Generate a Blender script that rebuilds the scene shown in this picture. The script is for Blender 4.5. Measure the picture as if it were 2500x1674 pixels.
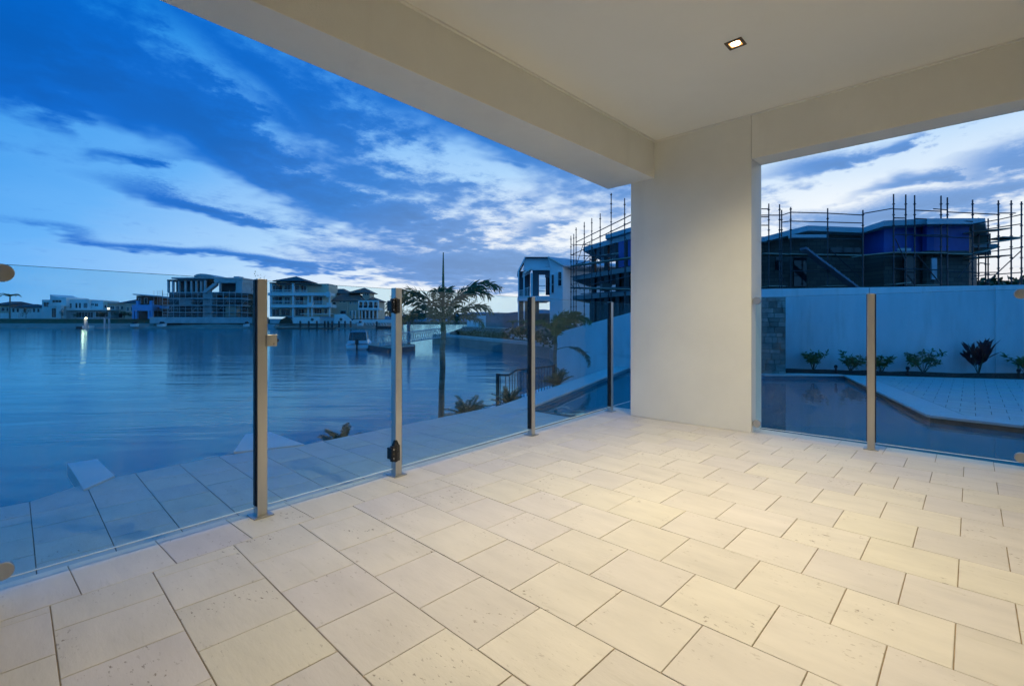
import bpy, bmesh, math, random
from mathutils import Vector, noise as mnoise
random.seed(7)
for o in list(bpy.data.objects): bpy.data.objects.remove(o)
sc = bpy.context.scene
COL = sc.collection

# ------------------------------------------------------------------ camera
F_PX, HOR, PHI, HC = 1170.0, 785.0, 0.7643, 1.03       # 17 mm lens, eye 1.03 m above the patio floor
cph, sph = math.cos(PHI), math.sin(PHI)
cam = bpy.data.cameras.new('camera'); cam_o = bpy.data.objects.new('camera', cam); COL.objects.link(cam_o)
cam_o.location = (0, 0, HC); cam_o.rotation_euler = (math.pi/2, 0, PHI - math.pi/2)
cam.sensor_width = 36; cam.lens = F_PX/2500*36; cam.shift_y = -(837-HOR)/2500
cam.clip_start = 0.05; cam.clip_end = 9000
sc.camera = cam_o
FW = Vector((cph, sph, 0)); RT = Vector((sph, -cph, 0)); UP = Vector((0, 0, 1))
def at(px, py, t):                      # photo pixel + depth in metres -> world point
    return Vector((0, 0, HC)) + FW*t + RT*((px-1250)/F_PX*t) + UP*((HOR-py)/F_PX*t)
def gnd(px, py, z=0.0):
    return at(px, py, (HC-z)*F_PX/(py-HOR))
def azel(px, py):
    a = (px-1250)/F_PX; b = (HOR-py)/F_PX
    return PHI-math.atan(a), math.atan(b/math.sqrt(1+a*a))

# ------------------------------------------------------------------ sky
sc.view_settings.view_transform = 'Standard'; sc.view_settings.look = 'None'
sc.view_settings.exposure = 0.0; sc.view_settings.gamma = 1.0
sc.view_settings.use_curve_mapping = False
sc.render.engine = 'CYCLES'
sc.cycles.use_denoising = True
sc.cycles.use_adaptive_sampling = True; sc.cycles.adaptive_threshold = .035
sc.cycles.max_bounces = 8; sc.cycles.transparent_max_bounces = 24; sc.cycles.diffuse_bounces = 4
sc.cycles.sample_clamp_indirect = 4.0
sc.cycles.caustics_reflective = False; sc.cycles.caustics_refractive = False

def lin(r, g, b):
    f = lambda v: (v/255/12.92) if v/255 <= .04045 else ((v/255+.055)/1.055)**2.4
    return (f(r), f(g), f(b), 1)

class NT:                               # small helper for node graphs
    def __init__(s, tree): s.t = tree; s.n = tree.nodes; s.l = tree.links
    def add(s, typ, **kw):
        n = s.n.new(typ)
        for k, v in kw.items(): setattr(n, k, v)
        return n
    def put(s, sock, v):
        if hasattr(v, 'is_output') or isinstance(v, bpy.types.NodeSocket): s.l.new(v, sock)
        else: sock.default_value = v
    def m(s, op, a, b=0.0, c=0.0, clamp=False):
        n = s.add('ShaderNodeMath', operation=op, use_clamp=clamp)
        s.put(n.inputs[0], a); s.put(n.inputs[1], b)
        if len(n.inputs) > 2: s.put(n.inputs[2], c)
        return n.outputs[0]
    def vm(s, op, a, b=(0, 0, 0)):
        n = s.add('ShaderNodeVectorMath', operation=op); s.put(n.inputs[0], a); s.put(n.inputs[1], b); return n.outputs[0]
    def comb(s, x, y, z=0.0):
        n = s.add('ShaderNodeCombineXYZ')
        for i, v in enumerate((x, y, z)): s.put(n.inputs[i], v)
        return n.outputs[0]
    def noise(s, vec, scale, detail=4, rough=.55, out=0, dist=0.0):
        n = s.add('ShaderNodeTexNoise'); s.put(n.inputs['Vector'], vec); n.inputs['Scale'].default_value = scale
        n.inputs['Detail'].default_value = detail; n.inputs['Roughness'].default_value = rough
        n.inputs['Distortion'].default_value = dist
        return n.outputs[out]
    def ramp(s, fac, stops, interp='LINEAR'):
        n = s.add('ShaderNodeValToRGB'); cr = n.color_ramp; cr.interpolation = interp
        while len(cr.elements) < len(stops): cr.elements.new(.5)
        for e, (p, c) in zip(cr.elements, stops):
            e.position = p; e.color = c if len(c) == 4 else (*c, 1)
        s.put(n.inputs[0], fac); return n.outputs[0]
    def smooth(s, v, a, b, lo=0.0, hi=1.0):
        n = s.add('ShaderNodeMapRange', interpolation_type='SMOOTHSTEP'); s.put(n.inputs[0], v)
        for i, q in zip((1, 2, 3, 4), (a, b, lo, hi)): n.inputs[i].default_value = q
        return n.outputs[0]
    def mix(s, f, a, b, mode='MIX'):
        n = s.add('ShaderNodeMix', data_type='RGBA', blend_type=mode)
        s.put(n.inputs[0], f); s.put(n.inputs[6], a); s.put(n.inputs[7], b); return n.outputs[2]

world = bpy.data.worlds.new('World'); sc.world = world; world.use_nodes = True
W = NT(world.node_tree); W.n.clear()
wout = W.add('ShaderNodeOutputWorld'); wbg = W.add('ShaderNodeBackground'); W.l.new(wbg.outputs[0], wout.inputs[0])
tc = W.add('ShaderNodeTexCoord').outputs['Generated']
sep = W.add('ShaderNodeSeparateXYZ'); W.l.new(tc, sep.inputs[0])
dx, dy, dz = sep.outputs
AZ = W.m('ARCTAN2', dy, dx); EL = W.m('ARCSINE', dz)
dzc = W.m('MAXIMUM', dz, 0.0)
den = W.m('ADD', dzc, .13)
PL = W.comb(W.m('DIVIDE', dx, den), W.m('DIVIDE', dy, den), 0.0)          # flat cloud deck seen in perspective
n_big = W.noise(PL, 1.5, 4, .58)
n_fine = W.noise(PL, 6.0, 6, .62)
n_rag = W.comb(n_fine, n_big, 0.0)
rk = W.m('ADD', .25, W.m('MULTIPLY', W.m('MAXIMUM', EL, 0.0), 1.6))
rag = W.vm('MULTIPLY', W.vm('MULTIPLY', W.vm('SUBTRACT', n_rag, (.5, .5, .5)), (.34, .22, 0)), W.comb(rk, rk, 0.0))
V0 = W.comb(AZ, EL)
V1 = W.vm('ADD', V0, rag)
def blob(vec, px, py, w, h, rot=0.0):
    """soft elliptical patch of cloud, half sizes in photo pixels, as a fixed region of the sky"""
    a0, e0 = azel(px, py); a = (px-1250)/F_PX
    k = 1/math.sqrt(1+a*a)
    mp = W.add('ShaderNodeMapping', vector_type='TEXTURE')
    W.l.new(vec, mp.inputs['Vector'])
    mp.inputs['Location'].default_value = (a0, e0, 0)
    mp.inputs['Rotation'].default_value = (0, 0, math.radians(rot))
    mp.inputs['Scale'].default_value = (w/F_PX*k*k, h/F_PX*k, 1)
    g = W.add('ShaderNodeTexGradient', gradient_type='SPHERICAL'); W.l.new(mp.outputs[0], g.inputs[0])
    return g.outputs['Fac']
def field(vec, lst):
    tot = None
    for px, py, w, h, rot, k in lst:
        b = W.m('MULTIPLY', blob(vec, px, py, w, h, rot), k)
        tot = b if tot is None else W.m('MAXIMUM', tot, b)
    return tot
# clear sky brightness: strongest above the place where the sun went down
AZS = azel(2350, 785)[0]
sun_az = W.m('COSINE', W.m('SUBTRACT', AZ, AZS))
g1 = W.smooth(sun_az, -.25, .88)
banks = field(V1, [(60, 110, 950, 280, 3, 1.9), (480, 310, 760, 210, 20, 1.9), (830, 330, 800, 170, 24, 1.6), (800, 480, 460, 105, 16, 1.6), (980, 550, 380, 70, 8, 1.9),
    (330, 405, 230, 34, 4, 1.5), (500, 507, 360, 34, 9, 1.5), (640, 634, 700, 24, 4, 1.6), (1000, 622, 420, 36, 4, 1.4), (1170, 650, 520, 78, 3, 2.1),
    (1200, 280, 800, 180, 24, 1.7), (900, 60, 1000, 320, 18, 1.7),
    (2480, 400, 310, 120, -6, 1.3), (2230, 512, 760, 48, -2, 1.6), (2010, 400, 250, 50, 0, 1.3), (2180, 350, 160, 30, -8, 1.4), (2250, 440, 260, 34, -4, 1.5), (1340, 548, 130, 26, 0, 1.3), (1250, 405, 250, 34, 6, 1.3), (1110, 452, 150, 24, 0, 1.3)])
holes = field(V1, [(560, 200, 260, 36, 32, .5), (690, 265, 260, 32, 22, .5), (900, 215, 340, 36, 22, .4), (330, 355, 330, 50, 6, 1.0), (540, 455, 330, 50, 10, 1.1),
    (1000, 385, 420, 70, 6, .9), (60, 320, 420, 80, 0, .6), (2200, 395, 300, 26, -8, .5)])
cl = W.m('ADD', W.m('SUBTRACT', banks, W.m('MULTIPLY', holes, .85)), W.m('MULTIPLY', W.m('SUBTRACT', n_fine, .5), W.m('ADD', 1.5, W.m('MULTIPLY', g1, .9))))
cl = W.m('ADD', cl, W.m('MULTIPLY', W.m('SUBTRACT', n_big, .5), .7))
cloud = W.smooth(cl, .08, 1.12)
elf = W.smooth(EL, 0.06, .72, 1.0, .0)
L = W.m('ADD', .42, W.m('MULTIPLY', W.m('MULTIPLY', g1, elf), .62))
L = W.m('ADD', L, W.m('MULTIPLY', W.smooth(EL, 0.0, .30, 1.0, 0.0), .12))
Lc = L
Lc = W.m('SUBTRACT', Lc, W.m('MULTIPLY', W.smooth(EL, .18, .6), .11))
Lc = W.m('ADD', Lc, W.m('MULTIPLY', W.m('SUBTRACT', n_big, .5), .10))
col = W.ramp(Lc, [(0.0, lin(0, 92, 186)), (.2, lin(0, 114, 214)), (.38, lin(34, 146, 234)), (.58, lin(104, 179, 248)), (.8, lin(176, 216, 253)), (1.0, lin(242, 249, 255))])
gc = W.m('MULTIPLY', g1, W.smooth(EL, .10, .60, 1.0, .25))
ccol = W.ramp(gc, [(0.0, lin(0, 94, 198)), (.3, lin(6, 104, 204)), (.6, lin(40, 122, 210)), (1.0, lin(112, 158, 216))])
core = W.m('SUBTRACT', 1.06, W.m('MULTIPLY', W.smooth(cl, .7, 2.0), .24))
ccol = W.mix(1.0, ccol, W.comb(core, core, core), 'MULTIPLY')
col = W.mix(W.m('MULTIPLY', cloud, .92), col, ccol)
warm = W.m('MULTIPLY', W.smooth(EL, -.02, .14, 1.0, 0.0), W.smooth(sun_az, .1, .9, .0, .8))
col = W.mix(W.m('MULTIPLY', W.m('MULTIPLY', warm, .62), W.m('SUBTRACT', 1.0, W.m('MULTIPLY', cloud, .8))), col, lin(216, 219, 236))
glow = W.m('MULTIPLY', W.smooth(EL, 0.0, .11, 1.0, 0.0), W.smooth(sun_az, .80, 1.0))
col = W.mix(W.m('MULTIPLY', glow, .55), col, lin(255, 232, 214))
sky = W.add('ShaderNodeTexSky', sky_type='NISHITA')                     # last light of the sun that has just gone
sky.sun_disc = False; sky.sun_elevation = math.radians(.5); sky.sun_rotation = math.pi/2-AZS
col = W.mix(1.0, col, W.mix(W.m('MULTIPLY', glow, .004), (0, 0, 0, 1), sky.outputs[0]), 'ADD')
W.l.new(col, wbg.inputs['Color']); wbg.inputs['Strength'].default_value = 1.0
world.cycles.sampling_method = 'MANUAL'; world.cycles.sample_map_resolution = 256

# ------------------------------------------------------------------ materials
MATS = {}
def mat(name, col, rough=.6, var=.10, vscale=3.0, bump=0.0, bscale=60.0, metal=0.0, spec=.5, objvar=0.0, coord='Object', stretch=None, col2=None):
    if name in MATS: return MATS[name]
    m = bpy.data.materials.new(name); m.use_nodes = True
    N = NT(m.node_tree); p = N.n['Principled BSDF']
    c = N.add('ShaderNodeTexCoord').outputs[coord]
    if stretch: c = N.vm('MULTIPLY', c, stretch)
    n1 = N.noise(c, vscale, 5, .6)
    lo = tuple(v*(1-var) for v in col); hi = tuple(min(1, v*(1+var)) for v in (col2 or col))
    cc = N.ramp(n1, [(.3, lo), (.7, hi)])
    if objvar:
        r = N.add('ShaderNodeObjectInfo').outputs['Random']
        v = N.m('ADD', 1-objvar, N.m('MULTIPLY', r, 2*objvar))
        cc = N.mix(1.0, cc, N.comb(v, v, v), 'MULTIPLY')
    N.l.new(cc, p.inputs['Base Color'])
    n2 = N.noise(c, vscale*4, 3, .5)
    N.l.new(N.m('ADD', rough-.06, N.m('MULTIPLY', n2, .12)), p.inputs['Roughness'])
    p.inputs['Metallic'].default_value = metal; p.inputs['Specular IOR Level'].default_value = spec
    if bump:
        b = N.add('ShaderNodeBump'); b.inputs['Strength'].default_value = min(1, bump); b.inputs['Distance'].default_value = .01
        N.l.new(N.noise(c, bscale, 4, .6), b.inputs['Height']); N.l.new(b.outputs[0], p.inputs['Normal'])
    MATS[name] = m; return m

def stone_tile_mat(name, col, pits=1.0):
    m = bpy.data.materials.new(name); m.use_nodes = True; N = NT(m.node_tree); p = N.n['Principled BSDF']
    oi = N.add('ShaderNodeObjectInfo'); rnd = oi.outputs['Random']
    c = N.vm('ADD', N.add('ShaderNodeTexCoord').outputs['Object'], N.comb(N.m('MULTIPLY', rnd, 37.0), N.m('MULTIPLY', rnd, 91.0), 0.0))
    cs = N.vm('MULTIPLY', c, (1.0, .28, 1.0))                       # bedding runs along the rows
    base = N.ramp(N.noise(cs, 9, 6, .6), [(.28, tuple(v*.90 for v in col)), (.55, col), (.75, tuple(min(1, v*1.06) for v in col))])
    tone = N.m('ADD', .94, N.m('MULTIPLY', rnd, .09))
    base = N.mix(1.0, base, N.comb(tone, tone, N.m('ADD', .95, N.m('MULTIPLY', N.m('FRACT', N.m('MULTIPLY', rnd, 7.3)), .06))), 'MULTIPLY')
    cluster = N.smooth(N.noise(c, 4.2, 3, .6), .46, .64)
    some = N.smooth(N.m('FRACT', N.m('MULTIPLY', rnd, 13.7)), .10, .80, .30, 1.0)
    pit = N.smooth(N.noise(N.vm('MULTIPLY', c, (1.0, .45, 1.0)), 70, 3, .6), .61, .67)
    pit = N.m('MULTIPLY', N.m('MULTIPLY', pit, cluster), N.m('MULTIPLY', some, pits), clamp=True)
    line = N.smooth(N.noise(N.vm('MULTIPLY', c, (1.0, .12, 1.0)), 26, 5, .65), .60, .72, 0.0, .22)
    base = N.mix(line, base, (*[v*.62 for v in col[:2]], col[2]*.5, 1))
    base = N.mix(N.m('MULTIPLY', pit, .85), base, (.16, .10, .045, 1))
    scuff = N.smooth(N.noise(N.add('ShaderNodeTexCoord').outputs['Object'], 1.3, 3, .6), .62, .78, 0.0, .10)
    base = N.mix(scuff, base, (.34, .27, .19, 1))
    N.l.new(base, p.inputs['Base Color'])
    N.l.new(N.m('ADD', .42, N.m('MULTIPLY', N.noise(c, 14, 3), .22)), p.inputs['Roughness'])
    p.inputs['Specular IOR Level'].default_value = .35
    b = N.add('ShaderNodeBump'); b.inputs['Strength'].default_value = .35; b.inputs['Distance'].default_value = .004
    N.l.new(N.m('SUBTRACT', N.noise(cs, 60, 4, .6), N.m('MULTIPLY', pit, 1.5)), b.inputs['Height']); N.l.new(b.outputs[0], p.inputs['Normal'])
    MATS[name] = m; return m

def glass_mat(name, tint, refl=1.0):
    m = bpy.data.materials.new(name); m.use_nodes = True; N = NT(m.node_tree); N.n.clear()
    out = N.add('ShaderNodeOutputMaterial'); tr = N.add('ShaderNodeBsdfTransparent'); gl = N.add('ShaderNodeBsdfGlossy')
    tr.inputs[0].default_value = (*tint, 1); gl.inputs['Roughness'].default_value = .0; gl.inputs[0].default_value = (1, 1, 1, 1)
    ge = N.add('ShaderNodeNewGeometry'); dt_ = N.add('ShaderNodeVectorMath', operation='DOT_PRODUCT')
    N.l.new(ge.outputs['Incoming'], dt_.inputs[0]); N.l.new(ge.outputs['Normal'], dt_.inputs[1])
    fac = N.m('ADD', .036, N.m('MULTIPLY', N.m('POWER', N.m('SUBTRACT', 1.0, N.m('ABSOLUTE', dt_.outputs['Value'])), 5.0), .96))
    c = N.add('ShaderNodeTexCoord').outputs['Object']
    smear = N.smooth(N.noise(N.vm('MULTIPLY', c, (1, 1, .35)), 5, 5, .65), .55, .8, 0, .02)
    mx = N.add('ShaderNodeMixShader'); N.l.new(N.m('MULTIPLY', fac, refl, clamp=True), mx.inputs[0])
    N.l.new(tr.outputs[0], mx.inputs[1]); N.l.new(gl.outputs[0], mx.inputs[2])
    df = N.add('ShaderNodeBsdfDiffuse'); df.inputs[0].default_value = (.8, .8, .8, 1)          # dust and dried drops
    m2 = N.add('ShaderNodeMixShader'); N.l.new(smear, m2.inputs[0]); N.l.new(mx.outputs[0], m2.inputs[1]); N.l.new(df.outputs[0], m2.inputs[2])
    N.l.new(m2.outputs[0], out.inputs[0]); MATS[name] = m; return m

def water_mat(name, deep, rough, scale, stretch, strength, trans=False, rot=0.0):
    m = bpy.data.materials.new(name); m.use_nodes = True; N = NT(m.node_tree); N.n.clear()
    out = N.add('ShaderNodeOutputMaterial')
    c = N.add('ShaderNodeTexCoord').outputs['Object']
    def along(v): 
        n_ = N.add('ShaderNodeVectorMath', operation='DOT_PRODUCT'); N.l.new(c, n_.inputs[0]); n_.inputs[1].default_value = v; return n_.outputs['Value']
    cr, sr = math.cos(rot), math.sin(rot)                            # wind ripples, long crests across the canal
    wv = N.comb(N.m('MULTIPLY', along((cr, sr, 0)), stretch[0]), N.m('MULTIPLY', along((-sr, cr, 0)), stretch[1]))
    h = N.m('ADD', N.noise(wv, scale, 4, .6, dist=.5), N.m('MULTIPLY', N.noise(wv, scale*.2, 3, .5), 2.2))
    b = N.add('ShaderNodeBump'); b.inputs['Strength'].default_value = strength; b.inputs['Distance'].default_value = .05; N.l.new(h, b.inputs['Height'])
    fr = N.add('ShaderNodeFresnel'); fr.inputs[0].default_value = 1.33; N.l.new(b.outputs[0], fr.inputs['Normal'])
    gl = N.add('ShaderNodeBsdfGlossy'); gl.inputs['Roughness'].default_value = rough; gl.inputs[0].default_value = (.58, .94, 1, 1); N.l.new(b.outputs[0], gl.inputs['Normal'])
    if trans:
        tp = N.add('ShaderNodeBsdfTransparent'); tp.inputs[0].default_value = (*deep, 1); sc_t = N.add('ShaderNodeBsdfDiffuse'); sc_t.inputs[0].default_value = (.003, .26, .29, 1)
        lo = N.add('ShaderNodeMixShader'); lo.inputs[0].default_value = .6; N.l.new(tp.outputs[0], lo.inputs[1]); N.l.new(sc_t.outputs[0], lo.inputs[2])
    else:
        lo = N.add('ShaderNodeBsdfDiffuse')
        N.l.new(N.ramp(N.noise(c, .05, 4, .6), [(.3, tuple(v*.8 for v in deep)), (.7, tuple(v*1.2 for v in deep))]), lo.inputs[0])
    mx = N.add('ShaderNodeMixShader'); N.l.new(N.m('MULTIPLY', fr.outputs[0], .32) if trans else fr.outputs[0], mx.inputs[0]); N.l.new(lo.outputs[0], mx.inputs[1]); N.l.new(gl.outputs[0], mx.inputs[2])
    N.l.new(mx.outputs[0], out.inputs[0]); MATS[name] = m; return m

def emit_mat(name, col, strength):
    m = bpy.data.materials.new(name); m.use_nodes = True; N = NT(m.node_tree); p = N.n['Principled BSDF']
    p.inputs['Base Color'].default_value = (*col, 1); p.inputs['Emission Color'].default_value = (*col, 1); p.inputs['Emission Strength'].default_value = strength
    MATS[name] = m; return m

def masonry_mat(name, col, bw, bh, mortar, off=.5):
    m = bpy.data.materials.new(name); m.use_nodes = True; N = NT(m.node_tree); p = N.n['Principled BSDF']
    c = N.add('ShaderNodeTexCoord').outputs['Object']; s3 = N.add('ShaderNodeSeparateXYZ'); N.l.new(c, s3.inputs[0])
    u = N.m('ADD', N.m('MULTIPLY', s3.outputs[0], .71), N.m('MULTIPLY', s3.outputs[1], -.71))
    br = N.add('ShaderNodeTexBrick'); N.l.new(N.comb(u, s3.outputs[2]), br.inputs['Vector'])
    br.inputs['Scale'].default_value = 1; br.inputs['Brick Width'].default_value = bw; br.inputs['Row Height'].default_value = bh; br.inputs['Mortar Size'].default_value = .012
    br.inputs['Color1'].default_value = (*[v*.8 for v in col], 1); br.inputs['Color2'].default_value = (*[v*1.2 for v in col], 1); br.inputs['Mortar'].default_value = (*mortar, 1)
    N.l.new(br.outputs[0], p.inputs['Base Color']); p.inputs['Roughness'].default_value = .85
    MATS[name] = m; return m

RENDER = mat('painted_render', (.90, .885, .80), .75, .04, 1.6, .45, 170)
def weather(m, dark, lo=.54, hi=.80, stretch=(2.2, 2.2, .30), scale=1.5):        # faint run marks and hand smudges
    N = NT(m.node_tree); p = N.n['Principled BSDF']; src = p.inputs['Base Color'].links[0].from_socket
    c = N.add('ShaderNodeTexCoord').outputs['Object']
    k = N.m('MAXIMUM', N.smooth(N.noise(N.vm('MULTIPLY', c, stretch), scale, 6, .62), lo, hi), N.m('MULTIPLY', N.smooth(N.noise(c, 6.5, 5, .65), .60, .78), .6))
    N.l.new(N.mix(N.m('MULTIPLY', k, dark), src, (.38, .33, .26, 1)), p.inputs['Base Color'])
weather(RENDER, .11)
CEIL = mat('ceiling_paint', (.91, .895, .82), .8, .03, .8, .12, 300)
TILE = stone_tile_mat('travertine_tile', (.74, .695, .625))
TILE_OUT = stone_tile_mat('travertine_outdoors', (.58, .565, .53), .8)
GROUT = mat('grout', (.33, .255, .165), .9, .3, 14)
GROUTO = mat('weathered_grout', (.17, .15, .125), .9, .3, 9)
STEEL = mat('brushed_steel', (.50, .49, .465), .38, .06, 40, .08, 180, metal=.9, stretch=(1, 1, .05))
RUBBER = mat('black_rubber', (.012, .012, .014), .55, .2, 30)
BLACKP = mat('black_plastic', (.006, .006, .007), .28, .2, 30)
GLASS = glass_mat('clear_glass', (.85, .945, .965), .55)
EDGE = mat('glass_edge_glint', (.86, .95, .97), .12, .05, 20)  # bright reflection along the lower glass edge, put into a pale colour
WALLW = mat('white_garden_render', (.74, .75, .76), .8, .13, 1.3, .3, 120, stretch=(1, 1, .22))
weather(WALLW, .30, .50, .76); weather(CEIL, .05, .5, .8, (1, 1, 1), .8)

# ------------------------------------------------------------------ mesh helpers
WL = {}
class G:
    def __init__(s): s.v = []; s.f = []
    def poly(s, pts):
        b = len(s.v); s.v += [Vector(p) for p in pts]; s.f.append(tuple(range(b, b+len(pts)))); return s
    def hexa(s, lo, hi):                 # lo, hi: matching loops of points
        b = len(s.v); n = len(lo); s.v += [Vector(p) for p in lo] + [Vector(p) for p in hi]
        s.f.append(tuple(range(b+n-1, b-1, -1))); s.f.append(tuple(range(b+n, b+2*n)))
        for i in range(n): s.f.append((b+i, b+(i+1) % n, b+n+(i+1) % n, b+n+i))
        return s
    def box(s, x0, x1, y0, y1, z0, z1):
        return s.hexa([(x0, y0, z0), (x1, y0, z0), (x1, y1, z0), (x0, y1, z0)], [(x0, y0, z1), (x1, y0, z1), (x1, y1, z1), (x0, y1, z1)])
    def prism(s, pts, z0, z1): return s.hexa([(p[0], p[1], z0) for p in pts], [(p[0], p[1], z1) for p in pts])
    def slab(s, pts, th):                # pts 3-D top loop, thickness down
        return s.hexa([(p[0], p[1], p[2]-th) for p in pts], [tuple(p) for p in pts])
    def wall(s, a, b, z0, z1, th):       # from a to b (xy), thickness away from the camera side
        a = Vector(a[:2]); b = Vector(b[:2]); d = (b-a).normalized(); n = Vector((-d.y, d.x))
        if n.dot(a+b) < 0: n = -n
        za, zb = (z1 if isinstance(z1, (tuple, list)) else (z1, z1))
        q = [a, b, b+n*th, a+n*th]
        if (b-a).x*n.y-(b-a).y*n.x < 0: q = q[::-1]; tops = [za, zb, zb, za][::-1]
        else: tops = [za, zb, zb, za]
        return s.hexa([(p.x, p.y, z0) for p in q], [(p.x, p.y, t) for p, t in zip(q, tops)])
    def tube(s, pts, r, n=6, r1=None):
        pts = [Vector(p) for p in pts]; b = len(s.v); k = len(pts)
        for i, p in enumerate(pts):
            d = (pts[min(i+1, k-1)]-pts[max(i-1, 0)]).normalized()
            u = d.cross(UP if abs(d.z) < .95 else Vector((1, 0, 0))).normalized(); w = d.cross(u)
            rr = r if r1 is None else r+(r1-r)*i/(k-1)
            for j in range(n):
                a = 2*math.pi*j/n; s.v.append(p+u*(rr*math.cos(a))+w*(rr*math.sin(a)))
        for i in range(k-1):
            for j in range(n):
                s.f.append((b+i*n+j, b+i*n+(j+1) % n, b+(i+1)*n+(j+1) % n, b+(i+1)*n+j))
        s.f.append(tuple(range(b+n-1, b-1, -1))); s.f.append(tuple(range(b+(k-1)*n, b+k*n)))
        return s
    def lathe(s, c, prof, n=12, axis=UP):
        c = Vector(c); b = len(s.v); axis = Vector(axis).normalized()
        u = axis.cross(Vector((1, 0, 0)) if abs(axis.x) < .9 else Vector((0, 1, 0))).normalized(); w = axis.cross(u)
        for r, h in prof:
            for j in range(n):
                a = 2*math.pi*j/n; s.v.append(c+axis*h+u*(r*math.cos(a))+w*(r*math.sin(a)))
        for i in range(len(prof)-1):
            for j in range(n): s.f.append((b+i*n+j, b+i*n+(j+1) % n, b+(i+1)*n+(j+1) % n, b+(i+1)*n+j))
        s.f.append(tuple(range(b+n-1, b-1, -1))); s.f.append(tuple(range(b+(len(prof)-1)*n, b+len(prof)*n)))
        return s
    def fb(s, x0, x1, y0, y1, t, dep=1.0):   # box whose camera-side face covers photo rectangle x0..x1, y0..y1 at depth t
        lo = [at(x0, y1, t), at(x1, y1, t)]; hi = [at(x0, y0, t), at(x1, y0, t)]
        lo += [lo[1]+FW*dep, lo[0]+FW*dep]; hi += [hi[1]+FW*dep, hi[0]+FW*dep]
        return s.hexa(lo, hi)
    def fpoly(s, pts, t, dep):               # same with any outline, pts = photo pixels
        a = [at(x, y, t) for x, y in pts]; return s.hexa(a, [p+FW*dep for p in a])
def link(name, me, parent=None):
    o = bpy.data.objects.new(name, me); COL.objects.link(o)
    if parent: o.parent = parent
    return o
def build(g, name, m, parent=None, bevel=0.0, smooth=False, fix=True):
    me = bpy.data.meshes.new(name)
    if parent is not None: org = WL[parent]
    else:
        xs = [v.x for v in g.v]; ys = [v.y for v in g.v]; zs = [v.z for v in g.v]
        org = Vector(((min(xs)+max(xs))/2, (min(ys)+max(ys))/2, min(zs)))
    me.from_pydata([v-org for v in g.v], [], g.f)
    if fix:
        bm = bmesh.new(); bm.from_mesh(me); bmesh.ops.recalc_face_normals(bm, faces=bm.faces); bm.to_mesh(me); bm.free()
    if smooth:
        for p in me.polygons: p.use_smooth = True
    me.materials.append(m if not isinstance(m, str) else MATS[m])
    o = link(name, me, parent)
    if parent is None: o.location = org
    WL[o] = org.copy()
    if bevel:
        md = o.modifiers.new('bevel', 'BEVEL'); md.width = bevel; md.segments = 2; md.limit_method = 'ANGLE'
    return o
def tag(o, label, cat, group=None):
    o['label'] = label; o['category'] = cat
    if group: o['group'] = group
    return o
def struct(o, label=None):
    o['kind'] = 'structure'
    if label: o['label'] = label
    return o
def thing(name, loc, label, cat, group=None):
    o = link(name, None); o.location = loc; WL[o] = Vector(loc); o.empty_display_size = .2
    return tag(o, label, cat, group)
def dup(o, parent, loc=None):
    c = o.copy(); COL.objects.link(c); c.parent = parent
    if loc is not None: c.location = loc
    return c

# ================================================================== THE PATIO
fence_y = lambda x: 2.667+.07*x
# ---- floor with separate stone tiles
def clip(poly, fn):                       # keep fn(p) >= 0
    out = []
    for i, p in enumerate(poly):
        q = poly[(i+1) % len(poly)]; a, b = fn(p), fn(q)
        if a >= 0: out.append(p)
        if a*b < 0:
            k = a/(a-b); out.append((p[0]+(q[0]-p[0])*k, p[1]+(q[1]-p[1])*k))
    return out
def area(p): return abs(sum(p[i][0]*p[(i+1) % len(p)][1]-p[(i+1) % len(p)][0]*p[i][1] for i in range(len(p))))/2
def inset(poly, d):
    cx = sum(p[0] for p in poly)/len(poly); cy = sum(p[1] for p in poly)/len(poly); n = len(poly); out = []
    a2 = sum(poly[i][0]*poly[(i+1) % n][1]-poly[(i+1) % n][0]*poly[i][1] for i in range(n))
    sg = 1 if a2 > 0 else -1
    for i in range(n):
        p0, p1, p2 = [Vector(poly[k % n]) for k in (i-1, i, i+1)]
        e1 = (p1-p0); e2 = (p2-p1)
        if e1.length < 1e-6 or e2.length < 1e-6: out.append(tuple(p1)); continue
        e1.normalize(); e2.normalize()
        n1 = Vector((-e1.y, e1.x))*sg; n2 = Vector((-e2.y, e2.x))*sg
        den = 1+n1.dot(n2)
        out.append(tuple(p1+(n1+n2)*(d/max(den, .3))))
    return out
TILE_CACHE = {}
def tile(poly, z, th, parent, m, gap=.0017, bev=.0014):
    if len(poly) < 3 or area(poly) < .00025: return
    if area(poly) < .006: gap, bev = .0006, .0005
    cx = sum(p[0] for p in poly)/len(poly); cy = sum(p[1] for p in poly)/len(poly)
    key = (m.name, th, tuple((round(p[0]-cx, 3), round(p[1]-cy, 3)) for p in poly))
    if key not in TILE_CACHE:
        loc = [(p[0]-cx, p[1]-cy) for p in poly]
        a = inset(loc, gap); b = inset(loc, gap+bev)
        g = G(); n = len(a)
        g.v = [Vector((*p, -th)) for p in a]+[Vector((*p, -bev)) for p in a]+[Vector((*p, 0)) for p in b]
        for k in (0, n):
            for i in range(n): g.f.append((k+i, k+(i+1) % n, k+n+(i+1) % n, k+n+i))
        g.f.append(tuple(range(2*n, 3*n)))
        me = bpy.data.meshes.new('tile'); me.from_pydata(g.v, [], g.f); me.materials.append(m); TILE_CACHE[key] = me
    o = link('tile', TILE_CACHE[key], parent)
    o.location = Vector((cx, cy, z+random.uniform(-.0006, .0006)))-WL[parent]
    return o
floor = build(G().prism([(-2.6, -2.6), (5.0, -2.6), (5.0, 3.17), (4.9, 3.16), (-2.6, 2.53)], -.30, -.004), 'patio_floor', GROUT)
struct(floor, 'cream stone tiled floor of the covered patio')
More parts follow.
